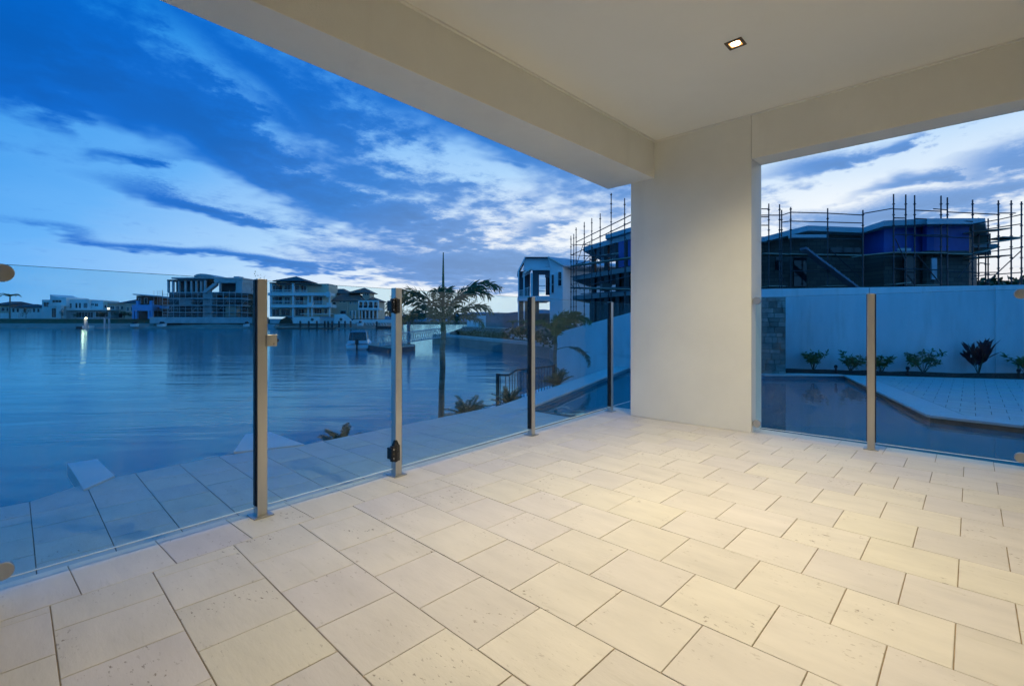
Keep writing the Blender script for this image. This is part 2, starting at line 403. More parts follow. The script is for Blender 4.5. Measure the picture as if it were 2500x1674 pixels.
X0, TW, TL, Y0 = 1.931, .3060, .3100, 1.5885
inner = lambda x: 2.413+.068*x
outer = lambda x: 2.750+.075*x
for v in range(-9, 10):
    xa, xb = X0+v*TW, X0+(v+1)*TW
    xb = min(xb, 4.985)
    off = 0 if v % 2 == 0 else .5
    for k in range(-5, 10):
        ya = Y0-(k+off)*TL-TL; yb = ya+TL
        p = [(xa, ya), (xb, ya), (xb, yb), (xa, yb)]
        p = clip(p, lambda q: inner(q[0])-q[1])
        if p and max(q[1] for q in p) > -1.25: tile(p, 0, .02, floor, TILE)
for k in range(-4, 16):                    # border course under the fence
    xa = .182+.3045*k; xb = xa+.3045
    if xa > 4.9: break
    f0 = lambda x: inner(x)-.0; f1 = outer
    tile([(xa, f0(xa)), (xb, f0(xb)), (xb-.02, f1(xb)), (xa-.02, f1(xa))], 0, .02, floor, TILE)
back = build(G().box(-2.6, 5.0, -6.0, -1.25, -.2, -.0005), 'back_floor', mat('pale_stone_floor', (.66, .61, .53), .45, .06, 5))
struct(back, 'plain continuation of the patio floor behind the camera')

# ---- roof, beams and columns
ZC = 2.945
ceil = build(G().box(-2.8, 4.80, -6.2, 2.60, ZC, ZC+.12), 'patio_ceiling', CEIL); struct(ceil, 'smooth cream painted patio ceiling')
beam = build(G().hexa([(-2.8, 2.50, 2.553), (4.745, 2.437, 2.553), (4.745, 3.02, 2.553), (-2.8, 2.60, 2.553)],
                      [(-2.8, 2.50, 3.2), (4.745, 2.437, 3.2), (4.745, 3.02, 3.2), (-2.8, 2.60, 3.2)]), 'ceiling_beam', RENDER, bevel=.004)
tag(beam, 'deep cream rendered beam over the waterside opening', 'beam')
tr = G()
tr.hexa([(-2.8, 2.478, ZC-.014), (4.73, 2.415, ZC-.014), (4.73, 2.435, ZC-.014), (-2.8, 2.498, ZC-.014)], [(-2.8, 2.478, ZC-.001), (4.73, 2.415, ZC-.001), (4.73, 2.435, ZC-.001), (-2.8, 2.498, ZC-.001)])
build(tr, 'shadow_line_trim', CEIL, beam)
beam2 = build(G().box(4.738, 5.0, -6.2, 1.468, 2.535, 3.2), 'ceiling_beam', RENDER, bevel=.004)
tag(beam2, 'cream rendered beam over the poolside opening', 'beam')
build(G().box(4.716, 4.7375, -6.2, 2.42, ZC-.014, ZC-.001), 'shadow_line_trim', CEIL, beam2)
colm = build(G().hexa([(4.734, 1.470, 0.0), (5.03, 1.470, 0.0), (5.03, 2.70, 0.0), (4.700, 2.705, 0.0)], [(4.734, 1.470, 3.2), (5.03, 1.470, 3.2), (5.03, 2.70, 3.2), (4.734, 2.718, 3.2)]), 'corner_column', RENDER, bevel=.006)
tag(colm, 'wide cream rendered column at the patio corner between both glass fences', 'column')
col2 = build(G().box(4.734, 5.03, -6.2, -.275, 0, 2.535), 'end_column', RENDER, bevel=.006)
tag(col2, 'rendered column closing the right end of the poolside glass', 'column')
col3 = build(G().box(-2.8, -.045, 2.50, 2.60, 0, 2.553), 'end_column', RENDER, bevel=.006)
tag(col3, 'rendered column at the left end of the waterside glass', 'column')
hw = build(G().box(-2.8, 5.0, -6.3, -6.2, -.2, ZC).box(-2.9, -2.8, -6.2, 2.6, -.2, ZC), 'house_wall', RENDER)
tag(hw, 'cream house wall behind the photographer', 'wall')

# ---- downlights
LAMP = emit_mat('lamp_glow', (1, .80, .50), 22.0)
REFL = emit_mat('reflector_glow', (1, .42, .12), 1.6)  # warm rim glow round the lamp, given to the reflector as emission
TRIMD = mat('dark_bronze_trim', (.10, .075, .045), .35, .15, 20, metal=.6)
def downlight(x, y, energy, label):
    d = thing('recessed_downlight', (x, y, ZC), label, 'downlight', 'recessed ceiling downlights')
    o, i = .056, .038
    g = G()
    for a in ((-o, o, -o, -i), (-o, o, i, o), (-o, -i, -i, i), (i, o, -i, i)): g.box(x+a[0], x+a[1], y+a[2], y+a[3], ZC-.006, ZC-.0005)
    build(g, 'frame', TRIMD, d)
    l = G().hexa([(x+a*.024, y+b*.027, ZC-.005) for a, b in ((-1, -.6), (-.6, -1), (.6, -1), (1, -.6), (1, .6), (.6, 1), (-.6, 1), (-1, .6))], [(x+a*.029, y+b*.031, ZC-.0008) for a, b in ((-1, -.6), (-.6, -1), (.6, -1), (1, -.6), (1, .6), (.6, 1), (-.6, 1), (-1, .6))]); build(l, 'lamp', LAMP, d)
    build(G().hexa([(x+a*.0372, y+b*.0372, ZC-.0022) for a, b in ((-1, -1), (1, -1), (1, 1), (-1, 1))], [(x+a*.0376, y+b*.0376, ZC-.0012) for a, b in ((-1, -1), (1, -1), (1, 1), (-1, 1))]), 'glowing_reflector', REFL, d)
    ld = bpy.data.lights.new('downlight_beam', 'SPOT'); ld.energy = energy; ld.color = (1.0, .84, .54); ld.spot_size = math.radians(130); ld.spot_blend = 1.0; ld.shadow_soft_size = .035
    lo = bpy.data.objects.new('downlight_beam', ld); COL.objects.link(lo); lo.parent = d; lo.location = (0, 0, -.012)
for x, y, e, lb in ((3.45, 1.174, 205, 'small square recessed downlight glowing in the ceiling'), (1.85, 1.05, 240, 'recessed downlight out of view above the middle of the patio'), (.35, .95, 10, 'recessed downlight out of view above the left of the patio'), (1.9, -1.6, 75, 'recessed downlight out of view behind the camera')):
    downlight(x, y, e, lb)

# ---- glass fences
def post(parent, x, y, dirv, h=1.255, channels=(1, 1)):
    d = Vector(dirv).normalized(); n = Vector((-d.y, d.x)); c = Vector((x, y)); a = .025
    def ob(g, du0, du1, dn0, dn1, z0, z1):
        q = [c+d*du0+n*dn0, c+d*du1+n*dn0, c+d*du1+n*dn1, c+d*du0+n*dn1]; g.prism(q, z0, z1); return g
    p = build(ob(G(), -a, a, -a, a, .006, h), 'post', STEEL, parent, bevel=.0015)
    build(ob(ob(G(), -.05, .05, -.05, .05, .0005, .007), -.03, .03, -.03, .03, .007, .010), 'base_plate', STEEL, p, bevel=.001)
    for s, on in zip((-1, 1), channels):
        if on: build(ob(G(), s*a, s*(a+.006), -.0095, .0095, .06, h-.004), 'glazing_channel', RUBBER, p)
        if on: build(ob(ob(G(), s*a, s*(a+.0035), -.022, -.0115, .06, h-.004), s*a, s*(a+.0035), .0115, .022, .06, h-.004), 'glazing_seal', RUBBER, p)
    return p
def panel(parent, a, b, z0, z1, name='glass_panel', lab=None):
    a = Vector(a); b = Vector(b); d = (b-a).normalized(); n = Vector((-d.y, d.x))*.005
    o = build(G().prism([a-n, b-n, b+n, a+n], z0+.004, z1), name, GLASS, parent)
    if lab: o['label'] = lab
    m = n*1.02
    build(G().prism([a-m, b-m, b+m, a+m], z0, z0+.0038), 'edge_glint', EDGE, o)
    t = n*1.0
    build(G().prism([a-t*.6, b-t*.6, b+t*.6, a+t*.6], z1+.0002, z1+.0018), 'top_edge', mat('glass_top_edge', (.03, .10, .13), .2, .1, 20), o)
    return o
def disc(parent, c, axis, r=.034):
    o = build(G().lathe(c, [(r*.93, -.016), (r, -.013), (r, .013), (r*.93, .016)], 24, axis), 'glass_clamp', STEEL, parent, smooth=False)
    return o
FD = Vector((1, .07, 0)).normalized()
fen = thing('glass_fence', (2.4, fence_y(2.4), 0), 'frameless glass fence on steel posts along the waterside edge', 'fence')
PX = [.915, 1.79, 3.275, 4.765]
for i, x in enumerate(PX): post(fen, x, fence_y(x), FD[:2], channels=(1, 0) if i == 0 else (0, 1) if i == 1 else (1, 1))
zb, zt = .05, 1.247
pt = lambda x: (x, fence_y(x))
panel(fen, pt(-.06), pt(PX[0]-.028), zb, zt); panel(fen, pt(PX[1]+.028), pt(PX[2]-.028), zb, zt)
panel(fen, pt(PX[2]+.028), pt(PX[3]-.028), zb, zt); panel(fen, pt(PX[3]+.028), pt(5.5), zb, zt)
for z in (1.215, .085): disc(fen, (-.027, fence_y(-.027)-.004, z), (-FD.y, FD.x, 0))
gate = thing('glass_gate', (1.35, fence_y(1.35), .05), 'frameless glass gate with black hinges between the two nearest steel posts', 'gate')
panel(gate, pt(PX[0]+.037), pt(PX[1]-.034), zb, zt)
def hinge(z, h, pointed):
    c = Vector((PX[1]-.034, fence_y(PX[1]), 0)); d = FD[:2]; d = Vector(d); n = Vector((-d.y, d.x)); c = c.xy
    g = G()
    pr = [(-.022, -.030), (.022, -.030), (.022, -.012), (-.022, -.012)]
    def ring(u0, u1, n0, n1): return [c+d*u0+n*n0, c+d*u1+n*n0, c+d*u1+n*n1, c+d*u0+n*n1]
    g.prism(ring(-.022, .040, -.034, -.006), z-h/2, z+h/2)
    g.prism(ring(-.026, .010, -.030, .022), z-h*.36, z+h*.36)
    g.lathe((*(c+d*.012+n*-.022), z-h/2-.006), [(.012, 0), (.019, .012), (.019, h), (.012, h+.012)], 10)
    if pointed: g.hexa([(*p, z+h/2) for p in ring(-.012, .034, -.034, -.006)], [(*p, z+h/2+.035) for p in ring(.004, .020, -.030, -.010)])
    o = build(g, 'hinge', BLACKP, gate, bevel=.004)
    s = G()
    for k in (-.28, .28): build(G().lathe((*(c+d*-.012+n*-.0345), z+h*k), [(.0045, 0), (.0035, .003)], 8, (*(-n), 0)), 'screw', STEEL, o)
hinge(1.135, .095, False); hinge(.155, .105, True)
def latch(z):
    c = Vector(pt(PX[0]+.042)); d = Vector(FD[:2]); n = Vector((-d.y, d.x))
    ring = lambda u0, u1, n0, n1: [c+d*u0+n*n0, c+d*u1+n*n0, c+d*u1+n*n1, c+d*u0+n*n1]
    o = build(G().prism(ring(-.026, .030, -.034, -.007), z-.031, z+.031), 'latch', STEEL, gate, bevel=.002)
    build(G().lathe((*(c+d*.030+n*-.020), z-.002), [(.009, 0), (.011, .004), (.008, .012)], 12, (*d, 0)), 'knob', BLACKP, o)
    build(G().lathe((*(c+d*.012+n*-.034), z-.018), [(.003, 0), (.0025, .0015)], 8, (*(-n), 0)), 'screw', RUBBER, o)
latch(.93)
f2 = thing('glass_fence', (4.80, .6, 0), 'frameless glass fence with a single steel post on the pool side', 'fence')
gx = lambda y: 4.842-.042*y
RD = Vector((-.042, 1, 0)).normalized()
post(f2, gx(.585)-.006, .585, RD[:2])
panel(f2, (gx(1.445), 1.445), (gx(.613), .613), zb, 1.253); panel(f2, (gx(.557), .557), (gx(-.26), -.26), zb, 1.253)
for y in (1.435, -.248):
    for z in (1.222, .088): disc(f2, (gx(y)-.004, y, z), (1, .042, 0))

# ================================================================== TERRACE, POOL AND GARDEN
ZT, ZWAT, ZP = -.20, -1.40, -.30
TEDGE = [(-3.2, 4.62), (-.054, 4.66), (.362, 4.657)]
B_IN, A_IN = Vector((11.54, 6.69)), Vector((4.95, 4.55))
cd_ = (B_IN-A_IN).normalized(); cn_ = Vector((-cd_.y, cd_.x))
A_OUT = Vector((4.93, 5.0)); B_OUT = B_IN+cn_*.42
s1 = [gnd(*p, ZT).xy for p in ((205, 1198), (164, 1134), (237, 1123), (280, 1164))]
s2 = [gnd(*p, ZT).xy for p in ((570, 1106), (600, 1061), (659, 1056), (743, 1087))]
ter_poly = [(-3.2, 2.55), (4.9, 3.16), (5.06, 3.165), (5.19, 3.60), tuple(A_IN), tuple(A_OUT), (2.25, 4.83), tuple(s2[3]), tuple(s2[0]), tuple(s1[3]), tuple(s1[0]), (-.054, 4.66), (-3.2, 4.62)]
g = G().prism(ter_poly, -1.15, ZT-.004)
terr = build(g, 'terrace', GROUTO); struct(terr, 'pale stone terrace one step below the patio')
def yin(x): return 4.34 if x < .39 else 4.60 if x < 1.6 else 4.50
def yout(x):
    pts = [(-3.2, 4.62), (.36, 4.657), (.365, 4.88), (1.434, 4.98), (2.01, 4.80), (2.25, 4.83), (4.93, 5.0)]
    for (a, b), (c, d) in zip(pts, pts[1:]):
        if a <= x <= c: return b+(d-b)*(x-a)/(c-a)
    return 5.0
for k in range(-4, 16):
    xa = .083+.305*k; xb = xa+.305; xm = (xa+xb)/2
    y1 = yin(xm); off = .5 if k % 2 else 0
    yb = y1 - .0001
    j = 0
    ys = [y1]; q = y1-(.305 if not off else .152)
    while q > 2.6: ys.append(q); q -= .305
    ys.append(2.6)
    for yt, yl in zip(ys, ys[1:]):
        p = [(xa, yl), (xb, yl), (xb, yt), (xa, yt)]
        p = clip(p, lambda q: q[1]-(outer(q[0])+.006)); 
        if p: p = clip(p, lambda q: (4.95-q[0])+(4.55-q[1])*.264 if q[1] > 3.2 else 1)
        if p: tile(p, ZT, .02, terr, TILE_OUT, gap=.0024)
    xc = [xa, min(xb, 4.93)]
    if xc[0] < 4.9: tile([(xc[0], y1), (xc[1], y1), (xc[1], yout(xc[1])), (xc[0], yout(xc[0]))], ZT, .02, terr, TILE_OUT, gap=.0024)
# two stub walls that flank the garden steps
for nm, q, lb in (('garden_wall', s1, 'short flat-topped stub wall left of the garden steps'), ('garden_wall', s2, 'short flat-topped stub wall right of the garden steps, behind the nearest post')):
    w = build(G().prism(q, ZT-.09, ZT+.012), nm, mat('pale_coping', (.68, .67, .65), .7, .05, 3)); tag(w, lb, 'wall')
stp = thing('garden_steps', (1.0, 5.2, -1.1), 'stone garden steps going down between the two stub walls', 'steps')
for i in range(4): build(G().box(.58, 1.42, 4.99+.3*i, 5.29+.3*i, -1.12, -.42-.18*i), 'step', TILE_OUT, stp)

# ---- swimming pool
POOLT = mat('pool_mosaic', (.05, .20, .28), .3, .18, 9, .2, 40)
COPE = mat('pool_coping_stone', (.62, .60, .56), .6, .07, 6, .15, 90)
pool = [(5.30, -4.5), (5.30, 3.2), (5.19, 3.62), tuple(A_IN), tuple(B_IN), (12.12, 3.48), (13.31, 2.11), (8.40, .396), (8.34, -.45), (8.3, -4.5)]
g = G(); n = len(pool)
for i in range(n):
    a, b = pool[i], pool[(i+1) % n]; g.poly([(*a, -1.7), (*b, -1.7), (*b, ZT-.03), (*a, ZT-.03)])
g.poly([(*p, -1.7) for p in pool])
pl = thing('swimming_pool', (8, 2, -1.7), 'angular swimming pool with dark blue water beside the patio', 'pool')
build(g, 'basin', POOLT, pl, fix=False)
PW = water_mat('pool_water', (.06, .30, .38), .02, 1.6, (1, 1, 1), .10, trans=True)
pwat = build(G().poly([(*p, ZP) for p in pool]), 'pool_water', PW, pl, fix=False)
# coping stones all around, as separate pieces
def coping(a, b, w, parent, piece=.62, z=ZT, lip=.03, th=.035):
    a = Vector(a); b = Vector(b); d = (b-a); L = d.length; d.normalize(); nn = Vector((-d.y, d.x)); k = max(1, round(L/piece))
    for i in range(k):
        p = a+d*(L*i/k+.0015); q = a+d*(L*(i+1)/k-.0015)
        build(G().prism([p-nn*lip, q-nn*lip, q+nn*w, p+nn*w], z-th, z+.002), 'coping_stone', COPE, parent, bevel=.006)
coping(B_IN, A_IN, -.44, pl) if False else None
def coping_out(a, b, w, **k):              # a->b with the pool on the right-hand side
    coping(a, b, w, pl, **k)
coping_out(A_IN, B_IN, .43)
coping_out((12.12, 3.48), (13.31, 2.11), .30)
coping_out((8.40, .396), (8.34, -.45), .32, z=ZT-.0022); coping_out((8.34, -.45), (8.30, -3.0), .32, z=ZT-.0035)
coping_out((13.31, 2.11), (8.40, .396), -.0) if False else None
dd = (Vector((8.40, .396))-Vector((13.31, 2.11))).normalized(); 
k = 8
for i in range(k):
    A, B = Vector((13.31, 2.11)), Vector((8.40, .396)); d = (B-A)/k; nn = Vector((-d.y, d.x)).normalized()
    p, q = A+d*i+d*.003, A+d*(i+1)-d*.003
    build(G().prism([p-nn*.03, q-nn*.03, q+nn*.40, p+nn*.40], ZT-.035, ZT+.002), 'coping_stone', COPE, pl, bevel=.006)
C = Vector((8.40, .396)); e1_ = Vector((8.34, -.45))-C; n1_ = Vector((-e1_.y, e1_.x)).normalized()
build(G().prism([C, C+n1_*.32, C+nn*.40], ZT-.035, ZT+.0008), 'coping_stone', COPE, pl, bevel=.004)
build(G().prism([(5.0, -4.5), (5.33, -4.5), (5.33, 3.2), (5.22, 3.62), (5.06, 3.165), (5.0, 3.165)], ZT-.06, ZT), 'coping_stone', COPE, pl, bevel=.006)
# outer wall under the far coping
ow = build(G().prism([A_OUT, A_OUT+cd_*7.2, A_OUT+cd_*7.2-cn_*.3, A_OUT-cn_*.3], -1.2, ZT-.06), 'pool_wall', WALLW); tag(ow, 'rendered outer wall of the swimming pool on the garden side', 'wall')

# ---- pool deck in front of the boundary wall
W0, W1 = Vector((15.93, -.86)), Vector((13.36, 3.84))
wd = (W1-W0).normalized(); wn = Vector((wd.y, -wd.x))      # away from the camera
if wn.dot(W0) < 0: wn = -wn
bed = .85
dk = [(8.40, .396), (13.31, 2.11), tuple(W0-wn*bed+wd*4.0), tuple(W0-wn*bed-wd*5.5), (8.3, -5.5), (8.34, -.45)]
deck = build(G().prism(dk, -1.1, ZT-.004), 'pool_deck', GROUTO); struct(deck, 'pale stone paving between the pool and the boundary wall')
deck_in = dk
def inside(p):
    n = len(deck_in); c = False
    for i in range(n):
        (xa, ya), (xb, yb) = deck_in[i], deck_in[(i+1) % n]
        if (ya > p[1]) != (yb > p[1]) and p[0] < (xb-xa)*(p[1]-ya)/(yb-ya)+xa: c = not c
    return c
tn = Vector((-.94, -.34)).normalized()
for i in range(0, 24):
    for j in range(-1, 12):
        xa = 8.66+.31*i; ya = -1.9+.31*j+(.155 if i % 2 else 0)
        q = [(xa, ya), (xa+.31, ya), (xa+.31, ya+.31), (xa, ya+.31)]
        # keep clear of the diagonal coping
        A = Vector((8.40, .396)); B = Vector((13.31, 2.11)); e = (B-A).normalized(); m_ = Vector((e.y, -e.x))
        q2 = clip(q, lambda p: (Vector(p)-A).dot(m_)-.405)
        q2 = clip(q2, lambda p: (W0-wn*bed-Vector(p)).dot(wn)) if q2 else q2
        if q2 and area(q2) > .0015: tile(q2, ZT, .02, deck, TILE_OUT, gap=.004)
# ---- planting bed, boundary wall, stone panel
SOIL = mat('dark_mulch', (.035, .026, .018), .95, .4, 20, .8, 60)
sb = G(); rows = 30
for i in range(rows+1):
    for j in range(4):
        p = W0-wd*5.5+wd*(13.0*i/rows)-wn*(bed-.005)*(1-j/3)
        sb.v.append(Vector((p.x, p.y, ZT-.02+(.06+random.uniform(0, .05) if 0 < j < 3 else .0))))
for i in range(rows):
    for j in range(3): sb.f.append((i*4+j, i*4+j+1, i*4+4+j+1, i*4+4+j))
soil = build(sb, 'planting_bed', SOIL); struct(soil, 'dark mulched planting bed along the boundary wall')
bw = thing('boundary_wall', (13.9, 2.7, -.3), 'long white rendered boundary wall beyond the pool, sloping down towards the canal', 'wall')
Z1 = 1.868
pe = W0+wd*3.035                                  # start of the slope
wl = [(W0-wd*6, W0+wd*.52), (W0+wd*.62, W0+wd*3.02)]
for a, b in wl: build(G().prism([a, b, b+wn*.19, a+wn*.19], -.6, Z1), 'wall_panel', WALLW, bw)
build(G().prism([W0+wd*.50+wn*.03, W0+wd*.64+wn*.03, W0+wd*.64+wn*.17, W0+wd*.50+wn*.17], -.6, Z1-.02), 'recessed_strip', WALLW, bw)  # narrow upright strip set back between two wall panels
build(G().prism([W0+wd*3.0+wn*.02, W0+wd*3.05+wn*.02, W0+wd*3.05+wn*.17, W0+wd*3.0+wn*.17], -.6, Z1-.02), 'joint_seal', RUBBER, bw)
def wpt(px):                                    # where the view ray through photo column px meets the wall line
    r = at(px, HOR, 1).xy; d = r
    # W0 + s*wd = t*d
    det = wd.x*(-d.y)+d.x*wd.y
    s_ = (-W0.x*(-d.y)-d.x*W0.y)/det if abs(det) > 1e-9 else 0
    s_ = ((-W0.x)*(-d.y)-(-d.x)*(-W0.y))/(wd.x*(-d.y)-(-d.x)*wd.y)
    return W0+wd*s_
pA, pB = wpt(1538), wpt(1355)
tA, tB = pA.dot(FW.xy), pB.dot(FW.xy)
zA, zB = HC+(HOR-763)*tA/F_PX, HC+(HOR-813)*tB/F_PX
sl = (zA-zB)/(pB-pA).length
p0 = pA-(pB-pA).normalized()*((Z1-zA)/sl)
build(G().hexa([(*pe, -.6), (*p0, -.6), (*(p0+wn*.19), -.6), (*(pe+wn*.19), -.6)], [(*pe, Z1), (*p0, Z1), (*(p0+wn*.19), Z1), (*(pe+wn*.19), Z1)]), 'wall_panel', WALLW, bw)
build(G().hexa([(*p0, -1.5), (*pB, -1.5), (*(pB+wn*.19), -1.5), (*(p0+wn*.19), -1.5)], [(*p0, Z1), (*pB, zB), (*(pB+wn*.19), zB), (*(p0+wn*.19), Z1)]), 'wall_panel', WALLW, bw)
# stone-clad feature wall
STONE = mat('split_stone', (.27, .25, .22), .85, .35, 5, .5, 40, objvar=.4)
sA = at(1785, HOR, 11.6).xy; sB = at(1918, HOR, 11.22).xy
sw = thing('stone_feature_wall', (*((sA+sB)/2), -.3), 'narrow wall clad in rough split stone at the far end of the pool', 'wall')
build(G().wall(sA, sB, -.5, 1.60, .22), 'core', mat('stone_mortar', (.12, .11, .10), .9, .2, 10), sw)
d = (sB-sA); Ls = d.length; d.normalize(); nn = Vector((-d.y, d.x)); 
if nn.dot(sA) > 0: nn = -nn
z = -.34
while z < 1.58:
    h = random.uniform(.09, .16); h = min(h, 1.615-z); s_ = 0
    while s_ < Ls:
        w = random.uniform(.10, .26); e = min(Ls, s_+w); pr = random.uniform(.012, .04)
        a, b = sA+d*(s_+.004), sA+d*(e-.004)
        build(G().prism([a+nn*.001, b+nn*.001, b+nn*pr, a+nn*pr], z+.004, z+h-.004), 'stone', STONE, sw, bevel=.006)
        s_ = e
    z += h

# ---- plants
def leafmat(name, c, rough=.5): return mat(name, c, rough, .35, 3, objvar=.12)
LEAF = leafmat('shrub_leaf', (.10, .18, .045)); LEAFD = leafmat('dark_leaf', (.035, .07, .022)); LEAFR = leafmat('purple_leaf', (.07, .014, .025))
FRONDM = leafmat('palm_leaflet', (.11, .17, .075)); FRONDO = leafmat('palm_leaflet_olive', (.19, .22, .06)); CYCM = leafmat('cycad_leaflet', (.10, .14, .065))
BARK = mat('palm_bark', (.24, .21, .17), .85, .3, 8, .5, 40, stretch=(1, 1, 4))
STEM = mat('green_stem', (.09, .08, .04), .7, .3, 8)
def leaf(g, p, d, n, L, w, fold=.25):
    d = Vector(d).normalized(); s_ = d.cross(Vector(n)); 
    if s_.length < 1e-4: s_ = Vector((1, 0, 0))
    s_.normalize(); nrm = s_.cross(d); p = Vector(p); b = len(g.v)
    g.v += [p, p+d*(L*.5)+s_*w+nrm*(w*fold), p+d*L-UP*(L*.06), p+d*(L*.5)-s_*w+nrm*(w*fold)]
    g.f += [(b, b+1, b+2), (b, b+2, b+3)]
def shrub(px, base_y, h, spread, label, m, seed, lance=False):
    rnd = random.Random(seed); p = wpt(px)-wn*.38; loc = Vector((p.x, p.y, ZT+.02))
    th = thing('garden_shrub' if not lance else 'cordyline_plant', loc, label, 'shrub', 'shrubs along the boundary wall')
    st, lf = G(), G()
    for i in range(9 if not lance else 9):
        a = rnd.uniform(0, 6.28); k = rnd.uniform(.35, 1.0)
        tip = loc+Vector((math.cos(a)*spread*k, math.sin(a)*spread*k, h*rnd.uniform(.5, 1.0)*(1.15-.35*k)))
        mid = loc.lerp(tip, .5)+Vector((0, 0, h*.12)); st.tube([loc, mid, tip], .008, 5, .003)
        for j in range(34 if not lance else 16):
            f = rnd.uniform(.35, 1.02); q = loc.lerp(mid, f*2) if f < .5 else mid.lerp(tip, f*2-1)
            dr = Vector((rnd.gauss(0, 1), rnd.gauss(0, 1), rnd.gauss(.25, .6)))
            if lance: dr = (tip-loc).normalized()*1.4+dr*.55+UP*.5
            leaf(lf, q, dr, (rnd.gauss(0, 1), rnd.gauss(0, 1), 1), rnd.uniform(.07, .14) if not lance else rnd.uniform(.22, .40), rnd.uniform(.012, .024) if not lance else .035)
    build(st, 'stems', STEM, th, fix=False); build(lf, 'foliage', m, th, fix=False)
for px, h, sp, lb, m, sd, la in ((1973, .60, .36, 'airy green shrub next to the stone-clad wall', LEAF, 1, False), (2060, .50, .34, 'low green shrub between the stone-clad wall and the poolside post', LEAF, 2, False),
        (2135, .46, .32, 'green shrub half hidden behind the poolside fence post', LEAF, 3, False), (2232, .62, .40, 'bushy green shrub just right of the poolside fence post', LEAF, 4, False),
        (2362, .72, .26, 'dark purple cordyline plant with upright leaves by the white wall', LEAFR, 5, True), (2475, .62, .40, 'green shrub at the right edge of the view by the white wall', LEAF, 6, False)):
    shrub(px, 0, h, sp, lb, m, sd, la)
def garden_light(px, label):
    p = wpt(px)-wn*.72; o = Vector((p.x, p.y, ZT))
    t = thing('garden_light', o, label, 'garden light', 'garden lights in the planting bed')
    build(G().lathe(o+Vector((0, 0, -.02)), [(.022, 0), (.022, .15), (.016, .152), (.016, .158)], 12), 'stem', BLACKP, t)
    build(G().lathe(o+Vector((0, 0, .140)), [(.030, 0), (.036, .012), (.036, .055), (.026, .072), (.004, .078)], 14), 'head', BLACKP, t)
    build(G().tube([o+Vector((0, 0, .02)), o+Vector((.05, -.04, .03)), o+Vector((.16, -.10, .015)), o+Vector((.26, -.16, .0))], .006, 5), 'cable', RUBBER, t)
garden_light(2013, 'small black garden light left of the poolside fence post'); garden_light(2177, 'small black garden light right of the poolside fence post'); garden_light(2429, 'small black garden light beyond the purple cordyline')

# ---- lower garden, cycads, palms, balustrade
GARD = mat('garden_soil', (.06, .055, .035), .95, .4, 3, .8, 25)
gp = [(-3.2, 4.6), (5.0, 4.9), tuple(A_OUT+cd_*8.2), tuple(A_OUT+cd_*8.2+cn_*2.2), tuple(A_OUT+cn_*2.2), (2.0, 6.6), (-3.2, 6.2)]
low = build(G().prism(gp, -1.9, -1.1), 'lower_garden', GARD); struct(low, 'lower planted garden strip at the canal edge')
sw2 = build(G().prism([(-3.2, 6.2), (2.0, 6.6), tuple(A_OUT+cn_*2.2), tuple(A_OUT+cd_*8.2+cn_*2.2), tuple(A_OUT+cd_*8.2+cn_*2.45), tuple(A_OUT+cn_*2.45), (2.0, 6.85), (-3.2, 6.45)], -3.0, -1.04), 'canal_wall', WALLW)
tag(sw2, 'low concrete canal wall edging our own garden', 'wall')
def frond(g, L, leaflets, ll, lw, droop, rnd, arch=1.0, keel=.5, r=.012, fox=False, start=.18):
    """one feather frond, local: starts at origin, heads +x and up, curving down"""
    pts = []; p = Vector((0, 0, 0)); ang = arch; n = 14
    for i in range(n+1):
        pts.append(p.copy()); p += Vector((math.cos(ang), 0, math.sin(ang)))*(L/n); ang -= droop/n*(.4+1.2*i/n)
    g.tube(pts, r, 5, r*.25)
    for i in range(leaflets):
        f = start+(1-start)*i/leaflets; k = f*n; j = min(int(k), n-1); q = pts[j].lerp(pts[j+1], k-j); tan = (pts[j+1]-pts[j]).normalized()
        nrm = Vector((-tan.z, 0, tan.x)); env = math.sin(math.pi*min(1, (f-start)/(1-start)*.86+.12))**.6
        for s_ in (-1, 1)*(2 if fox else 1):
            if fox:                                   # plume: leaflets stand out all round the rachis
                w_ = rnd.uniform(-.9, .9); rad = Vector((0, s_, 0))*math.cos(w_)+nrm*math.sin(w_); d = tan*rnd.uniform(.5, 1.0)+rad*rnd.uniform(.6, 1.0)
            else: d = tan*rnd.uniform(.45, .75)+Vector((0, s_, 0))*rnd.uniform(.75, 1.05)+nrm*rnd.uniform(-.05, keel)
            Lh = ll*env*rnd.uniform(.7, 1.15); b = len(g.v); d.normalize()
            dr = rnd.uniform(.10, .45); m1 = q+d*(Lh*.5)-UP*(Lh*dr*.2); e = q+d*Lh-UP*(Lh*dr)
            sd = tan*lw if abs(d.dot(tan)) < .8 else nrm*lw
            g.v += [q, m1+sd, e, m1-sd]; g.f += [(b, b+1, b+2), (b, b+2, b+3)]
def frond_mesh(name, m, *a, **k):
    g = G(); frond(g, *a, **k); me = bpy.data.meshes.new(name); me.from_pydata(g.v, [], g.f); me.materials.append(m); return me
